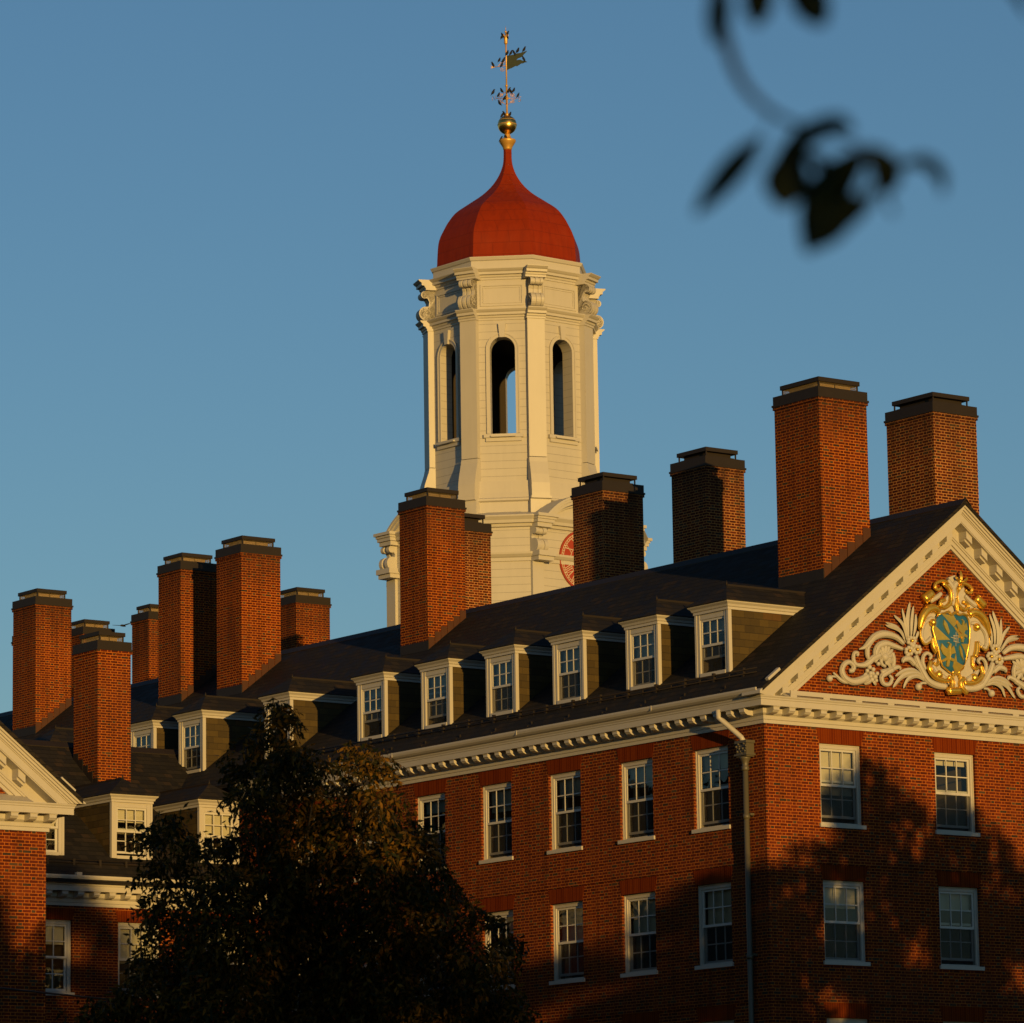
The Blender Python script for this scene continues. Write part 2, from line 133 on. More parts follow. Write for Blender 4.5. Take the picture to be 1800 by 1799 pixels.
M['brick_side'] = brick('brick_side', [(0, (.06, .006, .0012)), (.5, (.098, .01, .0018)), (1, (.14, .018, .003))], (.44, .135, .022), .0135, seed=4., dark=.17)

def rubbed(name):
    mt, n, l, b = newmat(name); u, v, pos = uv_world(n, l)
    f = mth(n, l, 'DIVIDE', u, .068); fl = mth(n, l, 'FLOOR', f); fr = mth(n, l, 'SUBTRACT', f, fl)
    jt = mth(n, l, 'LESS_THAN', fr, .12)
    wz = n.new('ShaderNodeTexWhiteNoise'); wz.noise_dimensions = '2D'; l.new(combine(n, l, fl, 3.), wz.inputs['Vector'])
    c = ramp(n, l, wz.outputs['Value'], [(0, (.085, .011, .0015)), (1, (.15, .026, .003))])
    c = mixc(n, l, jt, c, (.26, .055, .006))
    c = mixc(n, l, mth(n, l, 'MULTIPLY', noise(n, l, 14, 4, pos), .4), c, (.08, .010, .002))
    l.new(c, b.inputs['Base Color']); b.inputs['Roughness'].default_value = .9; b.inputs['Specular IOR Level'].default_value = .05
    return mt
M['rubbed_brick'] = rubbed('rubbed_brick')

def slate(name, h, w, stops, rough=.55, gap=.009, spec=.4, lap=.8):
    mt, n, l, b = newmat(name); u, v, pos = uv_world(n, l)
    rowf = mth(n, l, 'DIVIDE', v, h); row = mth(n, l, 'FLOOR', rowf); fr = mth(n, l, 'SUBTRACT', rowf, row)
    wz0 = n.new('ShaderNodeTexWhiteNoise'); wz0.noise_dimensions = '1D'; l.new(row, wz0.inputs['W'])
    u2 = mth(n, l, 'ADD', mth(n, l, 'DIVIDE', mth(n, l, 'ADD', u, 300), w), mth(n, l, 'ADD', mth(n, l, 'MULTIPLY', mth(n, l, 'MODULO', mth(n, l, 'ADD', row, 100), 2), .5), mth(n, l, 'MULTIPLY', wz0.outputs[0], .25)))
    cell = mth(n, l, 'FLOOR', u2); fu = mth(n, l, 'SUBTRACT', u2, cell)
    wz = n.new('ShaderNodeTexWhiteNoise'); wz.noise_dimensions = '2D'; l.new(combine(n, l, cell, row), wz.inputs['Vector'])
    c = ramp(n, l, wz.outputs['Value'], stops)
    nz = noise(n, l, 25, 4, pos)
    c = mixc(n, l, mth(n, l, 'MULTIPLY', nz, .45), c, tuple(x*.45 for x in stops[0][1]))
    edge = mth(n, l, 'MAXIMUM', mth(n, l, 'LESS_THAN', fu, gap/w), mth(n, l, 'LESS_THAN', fr, gap*2.2/h))
    c = mixc(n, l, mth(n, l, 'MULTIPLY', edge, lap), c, (.008, .007, .006))  # dark slate joints, plus a painted lap shadow along each course foot
    l.new(c, b.inputs['Base Color']); b.inputs['Specular IOR Level'].default_value = spec
    r = mth(n, l, 'ADD', rough-.12, mth(n, l, 'MULTIPLY', wz.outputs['Value'], .25)); l.new(r, b.inputs['Roughness'])
    hh = mth(n, l, 'ADD', mth(n, l, 'SUBTRACT', 1, fr), mth(n, l, 'ADD', mth(n, l, 'MULTIPLY', wz.outputs['Value'], .5), mth(n, l, 'MULTIPLY', nz, .3)))
    bump(n, l, b, hh, .6, .012)
    return mt
M['roof_slate'] = slate('roof_slate', .125, .24, [(0, (.0155, .0135, .012)), (.45, (.020, .0172, .015)), (.85, (.027, .0215, .017)), (1, (.042, .027, .018))], .8, .009, .12, .9)
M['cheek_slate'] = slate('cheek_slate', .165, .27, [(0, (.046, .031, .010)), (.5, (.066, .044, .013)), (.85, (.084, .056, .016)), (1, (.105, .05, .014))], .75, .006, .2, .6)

def paint(name, colr, rough=.45, lines=0., dirt=.3):
    mt, n, l, b = newmat(name); u, v, pos = uv_world(n, l)
    sc = n.new('ShaderNodeVectorMath'); sc.operation = 'MULTIPLY'; l.new(pos, sc.inputs[0]); sc.inputs[1].default_value = (6, 6, .8)
    st = noise(n, l, 1.0, 5, sc.outputs[0])
    nz = noise(n, l, 1.3, 5, pos)
    c = mixc(n, l, mth(n, l, 'MULTIPLY', mth(n, l, 'MULTIPLY', st, nz), dirt), colr, tuple(x*.45 for x in colr))
    h = mth(n, l, 'MULTIPLY', noise(n, l, 9, 4, pos), .5)
    if lines:
        f = mth(n, l, 'DIVIDE', v, lines); fr = mth(n, l, 'FRACT', f)
        ln = mth(n, l, 'LESS_THAN', fr, .045)
        c = mixc(n, l, mth(n, l, 'MULTIPLY', ln, .75), c, tuple(x*.28 for x in colr))
        h = mth(n, l, 'SUBTRACT', h, mth(n, l, 'MULTIPLY', ln, 1.0))
    l.new(c, b.inputs['Base Color']); b.inputs['Roughness'].default_value = rough
    bump(n, l, b, h, .25, .01)
    return mt
M['trim'] = paint('trim_paint', (0.4292, 0.3959, 0.3367), .5, 0, .35)
M['tower'] = paint('tower_paint', (0.444, 0.4144, 0.3589), .5, 0, .4)
M['clapboard'] = paint('tower_boards', (0.444, 0.4144, 0.3589), .5, .235, .45)
M['sash'] = paint('sash_paint', (0.4662, 0.444, 0.3996), .4, 0, .15)
M['grey_pipe'] = paint('pipe_paint', (.085, .073, .045), .5, 0, .5)

def simple(name, colr, rough=.6, metal=0., spec=.4, nscale=0., namt=.4, bmp=0.):
    mt, n, l, b = newmat(name)
    b.inputs['Base Color'].default_value = (*colr, 1); b.inputs['Roughness'].default_value = rough
    b.inputs['Metallic'].default_value = metal; b.inputs['Specular IOR Level'].default_value = spec
    if nscale:
        g = n.new('ShaderNodeNewGeometry')
        nz = noise(n, l, nscale, 5, g.outputs['Position'])
        c = mixc(n, l, mth(n, l, 'MULTIPLY', nz, namt), colr, tuple(x*.35 for x in colr)); l.new(c, b.inputs['Base Color'])
        if bmp: bump(n, l, b, nz, bmp, .01)
    return mt
M['dark_copper'] = simple('dark_copper', (.020, .014, .010), .6, .0, .25, 4., .5)
M['brown_copper'] = simple('brown_copper', (.07, .025, .010), .6, .0, .3, 5., .6)
M['mesh_gold'] = simple('cage_mesh', (.30, .22, .10), .5, .2, .5, 30., .8)
M['flue'] = simple('flue_clay', (.35, .24, .14), .9, 0, .2, 12., .6)
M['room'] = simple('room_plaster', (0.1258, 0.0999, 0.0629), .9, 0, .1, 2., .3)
M['blind'] = simple('window_blind', (0.518, 0.4588, 0.3478), .9, 0, .1, 3., .15)
M['curtain'] = simple('window_curtain', (0.3108, 0.259, 0.1702), .95, 0, .1, 6., .3)
M['gold'] = simple('gold_leaf', (.95, .60, .15), .28, 1., .5, 3., .55, .08)
M['gilding'] = simple('crest_gilding', (1.0, .62, .09), .30, .82, .6, 11., .5, .3)
M['gold_dull'] = simple('worn_gold', (.70, .40, .09), .45, .45, .5, 6., .6, .1)
M['crest_white'] = simple('crest_paint', (0.444, 0.4144, 0.3552), .55, 0, .35, 5., .3, .15)
M['crest_blue'] = simple('crest_blue', (.018, .115, .235), .5, 0, .35, 6., .4, .05)
M['shade_lining'] = simple('belfry_shade', (.05, .038, .026), .9, 0, .2, 5., .5)  # dark tone puts the belfry's inner shade into the inside wall faces
M['clock_red'] = simple('clock_red', (0.3108, 0.037, 0.0089), .5, 0, .4, 3., .25)
M['clock_cream'] = simple('clock_cream', (0.518, 0.444, 0.3108), .5)
M['black'] = simple('bird_feathers', (.012, .011, .012), .7, 0, .3)
M['cable'] = simple('cable_rubber', (.01, .01, .01), .7)
M['verdigris'] = simple('dark_vane', (.024, .034, .018), .7, 0, .3, 8., .5)
M['bark'] = simple('bark', (.055, .042, .03), .9, 0, .2, 9., .7, .5)
M['grass'] = simple('lawn', (.045, .062, .02), .95, 0, .2, 1.5, .6, .3)
M['lamp'], n_, l_, b_ = newmat('lamp_glow')
b_.inputs['Emission Color'].default_value = (1, .62, .3, 1); b_.inputs['Emission Strength'].default_value = 1.3

def dome_mat():
    mt, n, l, b = newmat('dome_red'); u, v, pos = uv_world(n, l)
    fr = mth(n, l, 'FRACT', mth(n, l, 'DIVIDE', v, .37)); ln = mth(n, l, 'LESS_THAN', fr, .04)
    nz = noise(n, l, 2.2, 5, pos)
    sc = n.new('ShaderNodeVectorMath'); sc.operation = 'MULTIPLY'; l.new(pos, sc.inputs[0]); sc.inputs[1].default_value = (7, 7, 1)
    st = noise(n, l, 1.0, 4, sc.outputs[0])
    c = mixc(n, l, mth(n, l, 'MULTIPLY', nz, .45), (.215, .0205, .002), (.150, .0145, .0015))
    c = mixc(n, l, mth(n, l, 'MULTIPLY', mth(n, l, 'MAXIMUM', mth(n, l, 'SUBTRACT', st, .45), 0), 1.8), c, (.12, .012, .003))
    c = mixc(n, l, mth(n, l, 'MULTIPLY', mth(n, l, 'MAXIMUM', mth(n, l, 'SUBTRACT', noise(n, l, .9, 4, pos), .52), 0), 1.5), c, (.26, .04, .012))
    vj = mth(n, l, 'LESS_THAN', mth(n, l, 'FRACT', mth(n, l, 'ADD', mth(n, l, 'DIVIDE', u, .62), mth(n, l, 'MULTIPLY', mth(n, l, 'FLOOR', mth(n, l, 'DIVIDE', v, .37)), .37))), .03)
    ln = mth(n, l, 'MAXIMUM', ln, mth(n, l, 'MULTIPLY', vj, .6))
    c = mixc(n, l, mth(n, l, 'MULTIPLY', ln, .5), c, (.07, .008, .003))
    spk = mth(n, l, 'GREATER_THAN', noise(n, l, 11, 3, sc.outputs[0]), .70)
    up = mth(n, l, 'MULTIPLY', spk, mth(n, l, 'GREATER_THAN', v, 34.6))
    c = mixc(n, l, mth(n, l, 'MULTIPLY', up, .5), c, (.6, .5, .4))
    l.new(c, b.inputs['Base Color']); b.inputs['Roughness'].default_value = .6; b.inputs['Specular IOR Level'].default_value = .1
    bump(n, l, b, mth(n, l, 'SUBTRACT', mth(n, l, 'MULTIPLY', st, .4), ln), .3, .012)
    return mt
M['dome'] = dome_mat()

def glass_mat():
    mt, n, l, b = newmat('window_glass'); out = n['Material Output']; n.remove(b)
    fz = n.new('ShaderNodeFresnel'); fz.inputs[0].default_value = 1.52
    f = mth(n, l, 'MINIMUM', mth(n, l, 'MULTIPLY', fz.outputs[0], 1.25), 1.0)
    g = n.new('ShaderNodeBsdfGlossy'); g.inputs['Roughness'].default_value = .015
    t = n.new('ShaderNodeBsdfTransparent'); t.inputs[0].default_value = (.86, .89, .87, 1)
    geo = n.new('ShaderNodeNewGeometry'); nz = noise(n, l, 1.6, 2, geo.outputs['Position'])
    bp = n.new('ShaderNodeBump'); bp.inputs['Strength'].default_value = .18; bp.inputs['Distance'].default_value = .03; l.new(nz, bp.inputs['Height'])
    l.new(bp.outputs[0], g.inputs['Normal'])
    mx = n.new('ShaderNodeMixShader'); l.new(f, mx.inputs[0]); l.new(t.outputs[0], mx.inputs[1]); l.new(g.outputs[0], mx.inputs[2])
    l.new(mx.outputs[0], out.inputs[0]); return mt
M['glass'] = glass_mat()
def screen_mat():
    mt, n, l, b = newmat('insect_screen'); out = n['Material Output']
    b.inputs['Base Color'].default_value = (.014, .013, .011, 1); b.inputs['Roughness'].default_value = .8
    t = n.new('ShaderNodeBsdfTransparent'); mx = n.new('ShaderNodeMixShader'); mx.inputs[0].default_value = .46
    l.new(t.outputs[0], mx.inputs[1]); l.new(b.outputs[0], mx.inputs[2]); l.new(mx.outputs[0], out.inputs[0]); return mt
M['screen'] = screen_mat()
def leaf_mat(name, a, bcol, trans=.35):
    mt, n, l, b = newmat(name); out = n['Material Output']
    geo = n.new('ShaderNodeNewGeometry')
    c = mixc(n, l, mth(n, l, 'POWER', geo.outputs['Random Per Island'], 2.2), a, bcol)
    l.new(c, b.inputs['Base Color']); b.inputs['Roughness'].default_value = .55; b.inputs['Specular IOR Level'].default_value = .12
    tr = n.new('ShaderNodeBsdfTranslucent'); l.new(c, tr.inputs[0])
    mx = n.new('ShaderNodeMixShader'); mx.inputs[0].default_value = trans
    l.new(b.outputs[0], mx.inputs[1]); l.new(tr.outputs[0], mx.inputs[2]); l.new(mx.outputs[0], out.inputs[0]); return mt
M['leaf'] = leaf_mat('court_leaf', (.010, .015, .003), (.22, .105, .010), .35)
M['street_leaf'] = leaf_mat('street_leaf', (0.0222, 0.0333, 0.0089), (0.0444, 0.0518, 0.0133), .15)
M['near_leaf'] = leaf_mat('near_leaf', (0.0222, 0.0296, 0.0089), (0.0333, 0.037, 0.0104), .12)

# ---------------------------------------------------------------- mesh helpers
class MB:
    def __init__(s): s.v = []; s.f = []; s.sm = []
    def add(s, vs, fs, smooth=False):
        o = len(s.v); s.v += [tuple(v) for v in vs]; s.f += [tuple(i+o for i in f) for f in fs]; s.sm += [smooth]*len(fs)
    def box(s, x0, x1, y0, y1, z0, z1):
        s.add([(x0,y0,z0),(x1,y0,z0),(x1,y1,z0),(x0,y1,z0),(x0,y0,z1),(x1,y0,z1),(x1,y1,z1),(x0,y1,z1)],
              [(0,3,2,1),(4,5,6,7),(0,1,5,4),(1,2,6,5),(2,3,7,6),(3,0,4,7)])
    def quad(s, a, b, c, d): s.add([a,b,c,d], [(0,1,2,3)])
    def prism(s, poly, fn, d0, d1):
        """poly: 2D points; fn(a,b,d) -> world point"""
        k = len(poly)
        vs = [fn(a,b,d0) for a,b in poly] + [fn(a,b,d1) for a,b in poly]
        fs = [tuple(range(k))[::-1], tuple(range(k,2*k))] + [(i,(i+1)%k,k+(i+1)%k,k+i) for i in range(k)]
        s.add(vs, fs)
    def sweep(s, prof, path, closed=False, cap=True):
        """prof: (offset, z); path: list of (x, y, mx, my) with mitre vector"""
        n = len(prof); vs = []
        for (x,y,mx,my) in path: vs += [(x+mx*p, y+my*p, z) for p,z in prof]
        fs = []; K = len(path)
        for i in range(K if closed else K-1):
            j = (i+1)%K
            for a in range(n-1): fs.append((i*n+a, i*n+a+1, j*n+a+1, j*n+a))
        if cap and not closed: fs += [tuple(range(n))[::-1], tuple((K-1)*n+a for a in range(n))]
        s.add(vs, fs)
    def lathe(s, prof, c=(0,0), n=24, ph=0., smooth=True, cap=True):
        vs = []; fs = []; K = len(prof)
        for r,z in prof:
            for i in range(n):
                a = ph+2*pi*i/n; vs.append((c[0]+r*cos(a), c[1]+r*sin(a), z))
        for k in range(K-1):
            for i in range(n):
                j = (i+1)%n; fs.append((k*n+i, k*n+j, (k+1)*n+j, (k+1)*n+i))
        if cap: fs += [tuple(range(n))[::-1], tuple((K-1)*n+i for i in range(n))]
        s.add(vs, fs, smooth)
    def tube(s, pts, rad, n=6, flat=1.0, axis=None, smooth=True):
        """tapered tube through pts; 'flat' squashes along 'axis'"""
        pts = [Vector(p) for p in pts]; K = len(pts)
        if isinstance(rad, (int,float)): rad = [rad]*K
        vs = []; fs = []
        ref = Vector(axis) if axis is not None else None
        for i in range(K):
            t = (pts[min(i+1,K-1)]-pts[max(i-1,0)]).normalized()
            a = ref if ref is not None else (Vector((0,0,1)) if abs(t.z) < .9 else Vector((1,0,0)))
            u = t.cross(a).normalized(); w = u.cross(t).normalized()
            for k in range(n):
                th = 2*pi*k/n; q = pts[i]+u*(rad[i]*cos(th))+w*(rad[i]*sin(th)*flat); vs.append(tuple(q))
        for i in range(K-1):
            for k in range(n): fs.append((i*n+k, i*n+(k+1)%n, (i+1)*n+(k+1)%n, (i+1)*n+k))
        fs += [tuple(range(n))[::-1], tuple((K-1)*n+k for k in range(n))]
        s.add(vs, fs, smooth)
    def ball(s, c, r, n=12, m_=8, sy=1.0):
        vs = []; fs = []
        for i in range(m_+1):
            t = pi*i/m_; 
            for k in range(n):
                a = 2*pi*k/n; vs.append((c[0]+r*sin(t)*cos(a), c[1]+sy*r*sin(t)*sin(a), c[2]+r*cos(t)))
        for i in range(m_):
            for k in range(n): fs.append((i*n+k, (i+1)*n+k, (i+1)*n+(k+1)%n, i*n+(k+1)%n))
        s.add(vs, fs, True)
    def mesh(s, name, mat):
        me = bpy.data.meshes.new(name); me.from_pydata(s.v, [], s.f)
        bm = bmesh.new(); bm.from_mesh(me); bmesh.ops.remove_doubles(bm, verts=bm.verts, dist=1e-6)
        bmesh.ops.recalc_face_normals(bm, faces=bm.faces); bm.to_mesh(me); bm.free()
        if len(me.polygons) == len(s.sm): me.polygons.foreach_set('use_smooth', s.sm)
        elif any(s.sm): me.polygons.foreach_set('use_smooth', [True]*len(me.polygons))
        me.materials.append(mat); return me
    def build(s, name, mat, parent=None):
        if isinstance(mat, str): mat = M[mat]
        return link(name, s.mesh(name, mat), parent)
def link(name, me, parent=None, loc=None, rz=None):
    o = bpy.data.objects.new(name, me); col.objects.link(o)
    if parent is not None: o.parent = parent
    if loc is not None: o.location = loc
    if rz is not None: o.rotation_euler = (0,0,rz)
    return o
def thing(name, label, cat, loc=(0,0,0), group=None, kind=None):
    o = bpy.data.objects.new(name, None); col.objects.link(o); o.location = loc; o.empty_display_size = .5
    tag(o, label, cat, group, kind); return o
def tag(o, label=None, cat=None, group=None, kind=None):
    if label: o['label'] = label
    if cat: o['category'] = cat
    if group: o['group'] = group
    if kind: o['kind'] = kind
    return o
def smoothpts(pts, k=4):
    """Catmull-Rom through control points (tuples of any length)"""
    P = [np.array(p, float) for p in pts]
    if len(P) == 2: return [tuple(P[0]+(P[1]-P[0])*i/k) for i in range(k+1)]
    out = []
    for i in range(len(P)-1):
        a = P[i-1] if i else 2*P[0]-P[1]; b, c = P[i], P[i+1]; d = P[i+2] if i+2 < len(P) else 2*P[-1]-P[-2]
        for j in range(k):
            t = j/k; out.append(tuple(.5*((2*b)+(c-a)*t+(2*a-5*b+4*c-d)*t*t+(3*b-a-3*c+d)*t**3)))
    out.append(tuple(P[-1])); return out
def wall_with_holes(mb, fn, a0, a1, z0, z1, holes, depth):
    """vertical wall rectangle with rectangular openings and reveals; fn(a, d, z): d inward"""
    xs = sorted({a0, a1, *[h[0] for h in holes], *[h[1] for h in holes]}); zs = sorted({z0, z1, *[h[2] for h in holes], *[h[3] for h in holes]})
    for i in range(len(xs)-1):
        for j in range(len(zs)-1):
            cx, cz = (xs[i]+xs[i+1])/2, (zs[j]+zs[j+1])/2
            if any(h[0] < cx < h[1] and h[2] < cz < h[3] for h in holes): continue
            mb.quad(fn(xs[i],0,zs[j]), fn(xs[i+1],0,zs[j]), fn(xs[i+1],0,zs[j+1]), fn(xs[i],0,zs[j+1]))
    for (h0,h1,g0,g1) in holes:
        mb.quad(fn(h0,0,g0), fn(h0,0,g1), fn(h0,depth,g1), fn(h0,depth,g0)); mb.quad(fn(h1,0,g0), fn(h1,depth,g0), fn(h1,depth,g1), fn(h1,0,g1))
        mb.quad(fn(h0,0,g1), fn(h1,0,g1), fn(h1,depth,g1), fn(h0,depth,g1)); mb.quad(fn(h0,0,g0), fn(h0,depth,g0), fn(h1,depth,g0), fn(h1,0,g0))

# ---------------------------------------------------------------- windows (local frame: x right, -y outward, z up from sill top)
MC = {}
def cached(key, fn):
    if key not in MC: MC[key] = fn()
    return MC[key]
def sash_mesh(w, h, cols=3, rows=2, th=.04, rail=.05, mun=.024):
    def mk():
        b = MB(); hw = w/2
        b.box(-hw,-hw+rail,0,th,0,h); b.box(hw-rail,hw,0,th,0,h); b.box(-hw+rail,hw-rail,0,th,0,rail*1.1); b.box(-hw+rail,hw-rail,0,th,h-rail,h)
        iw = w-2*rail
        for i in range(1,cols):
            x = -hw+rail+iw*i/cols; b.box(x-mun/2,x+mun/2,.006,th-.006,rail*1.1,h-rail)
        for j in range(1,rows):
            z = rail+(h-2*rail)*j/rows; b.box(-hw+rail,hw-rail,.008,th-.008,z-mun/2,z+mun/2)
        return b.mesh('sash', M['sash'])
    return cached(('sash',w,h,cols,rows), mk)
def plane_mesh(name, w, h, mat, y=0.):
    def mk():
        b = MB(); b.quad((-w/2,y,0),(w/2,y,0),(w/2,y,h),(-w/2,y,h)); return b.mesh(name, M[mat])
    return cached((name,w,h,mat,y), mk)
def slab_mesh(name, w, h, t, mat):
    def mk():
        b = MB(); b.box(-w/2,w/2,0,t,0,h); return b.mesh(name, M[mat])
    return cached((name,w,h,t,mat), mk)
def fill_sashes(win, w, z0, z1, y, blind=.35, raised=0., screen=True, cur=0, dep=1.3):
    """two sashes, glass, blind, room in the opening w x (z0..z1) whose outer sash face is at y"""
    H = z1-z0; hh = H/2+.02
    link('sash', sash_mesh(w, round(hh,3)), win, (0,y,z1-hh))
    link('pane', plane_mesh('pane', w-.08, round(hh-.08,3), 'glass'), win, (0,y+.02,z1-hh+.04))
    zl = z0+raised*hh*.8
    link('sash', sash_mesh(w, round(hh,3)), win, (0,y+.045,zl))
    link('pane', plane_mesh('pane', w-.08, round(hh-.08,3), 'glass'), win, (0,y+.065,zl+.04))
    if screen: link('screen', plane_mesh('screen', w, round(hh-.03,3), 'screen'), win, (0,y+.012,z0))
    if blind > 0.02:
        bh = round(H*blind,2); link('blind', slab_mesh('blind', w*.97, bh, .012, 'blind'), win, (0,y+.13,z1-bh))
    if cur:
        for sx in (-1,1): link('curtain', slab_mesh('curtain', round(w*.2,2), round(H*.98,2), .04, 'curtain'), win, (sx*w*.39,y+.2,z0))
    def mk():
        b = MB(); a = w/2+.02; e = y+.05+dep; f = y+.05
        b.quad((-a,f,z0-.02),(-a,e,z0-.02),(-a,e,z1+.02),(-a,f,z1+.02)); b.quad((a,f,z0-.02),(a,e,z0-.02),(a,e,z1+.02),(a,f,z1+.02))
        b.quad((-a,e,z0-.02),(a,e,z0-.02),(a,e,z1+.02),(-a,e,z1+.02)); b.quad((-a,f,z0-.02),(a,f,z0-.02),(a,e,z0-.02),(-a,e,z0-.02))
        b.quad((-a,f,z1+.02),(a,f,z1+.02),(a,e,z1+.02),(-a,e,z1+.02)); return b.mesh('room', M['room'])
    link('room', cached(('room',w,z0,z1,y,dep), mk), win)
WW, WH = 1.22, 1.765      # frame size in the wall opening
def wall_window(bld, loc, rz, blind, raised, cur=0, arch=.33, screen=True):
    def mk():
        b = MB(); c = .085; hw = WW/2
        b.box(-hw,-hw+c,.085,.20,0,WH); b.box(hw-c,hw,.085,.20,0,WH); b.box(-hw+c,hw-c,.085,.20,WH-.10,WH); b.box(-hw+c,hw-c,.10,.22,0,.035)
        b.box(-hw,-hw+.03,.07,.085,0,WH-.03); b.box(hw-.03,hw,.07,.085,0,WH-.03); b.box(-hw,hw,.07,.085,WH-.03,WH)
        return b.mesh('window', M['trim'])
    win = link('window', cached('winframe', mk), bld, loc, rz)
    fill_sashes(win, round(WW-.17,3), .035, WH-.10, .115, blind, raised, screen, cur)
    def mks():
        b = MB(); b.box(-WW/2-.05,WW/2+.05,-.045,-.003,-.09,-.005); b.box(-WW/2+.002,WW/2-.002,-.003,.13,-.088,-.002); return b.mesh('sill', M['trim'])
    link('sill', cached('sill', mks), win)
    if arch:
        def mka():
            b = MB(); b.prism([(-WW/2,WH+.002),(WW/2,WH+.002),(WW/2+.085,WH+arch),(-WW/2-.085,WH+arch)], lambda a,z,d: (a,d,z), -.006, .05); return b.mesh('jack_arch', M['rubbed_brick'])
        link('jack_arch', cached(('arch',arch), mka), win)
    return win

# ---------------------------------------------------------------- dormers (local: origin at centre of face foot on the roof)
SL = .761
def dormer(bld, loc, rz, blind=.4, raised=0., cur=0, screen=True):
    hw = .58
    def mk():
        b = MB(); c = .14
        b.box(-hw,-hw+c,-.03,.06,0,1.43); b.box(hw-c,hw,-.03,.06,0,1.43); b.box(-hw+c,hw-c,-.02,.06,1.28,1.43); b.box(-hw+c,hw-c,-.045,.07,-.01,.07)
        b.box(-hw-.015,-hw+.05,-.045,-.031,0,1.43); b.box(hw-.05,hw+.015,-.045,-.031,0,1.43)
        b.box(-hw-.015,-hw-.001,-.031,.05,0,1.43); b.box(hw+.001,hw+.015,-.031,.05,0,1.43)
        return b.mesh('dormer', M['trim'])
    d = link('dormer', cached('dormer_face', mk), bld, loc, rz)
    fill_sashes(d, .88, .07, 1.28, .005, blind, raised, screen, cur, .9)
    def mkc(sx):
        def f():
            b = MB(); x = sx*hw
            p = [(.05,-.02+SL*.05),(1.45/SL+.05,1.45),(.05,1.45)]
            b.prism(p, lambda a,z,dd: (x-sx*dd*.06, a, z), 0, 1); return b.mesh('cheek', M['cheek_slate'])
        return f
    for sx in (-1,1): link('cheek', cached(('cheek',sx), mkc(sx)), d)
    def mkk():
        b = MB(); e = hw; yb = 1.62/SL
        prof = [(0,1.40),(.035,1.40),(.035,1.455),(.06,1.47),(.075,1.515),(.125,1.56),(.135,1.60),(0,1.60)]
        b.sweep(prof, [(-e,yb,-1,0),(-e,-.03,-1,-1),(e,-.03,1,-1),(e,yb,1,0)]); return b.mesh('cornice', M['trim'])
    link('cornice', cached('dormer_cornice', mkk), d)
    def mkr():
        b = MB(); e = hw+.15; f = -.19; z = 1.605; zr = 2.06; ya = .42
        b.add([(-e,f,z),(e,f,z),(0,ya,zr),(0,zr/SL+.05,zr),(e,z/SL+.05,z),(-e,z/SL+.05,z),(-e,f,z-.02),(e,f,z-.02),(e,z/SL,z-.02),(-e,z/SL,z-.02)],
              [(0,1,2),(1,4,3,2),(0,2,3,5),(0,6,7,1),(1,7,8,4),(0,5,9,6),(6,9,8,7)])
        return b.mesh('dormer_roof', M['roof_slate'])
    link('dormer_roof', cached('dormer_roof', mkr), d)
    def mkf():
        b = MB(); zr = 2.06; ya = .42
        b.tube([(0,ya,zr-.02),(0,ya,zr+.10)], [.03,.012], 6); b.box(-.035,.035,ya,zr/SL+.04,zr-.03,zr+.022)
        return b.mesh('ridge_cap', M['dark_copper'])
    link('ridge_cap', cached('dormer_cap', mkf), d)
    return d

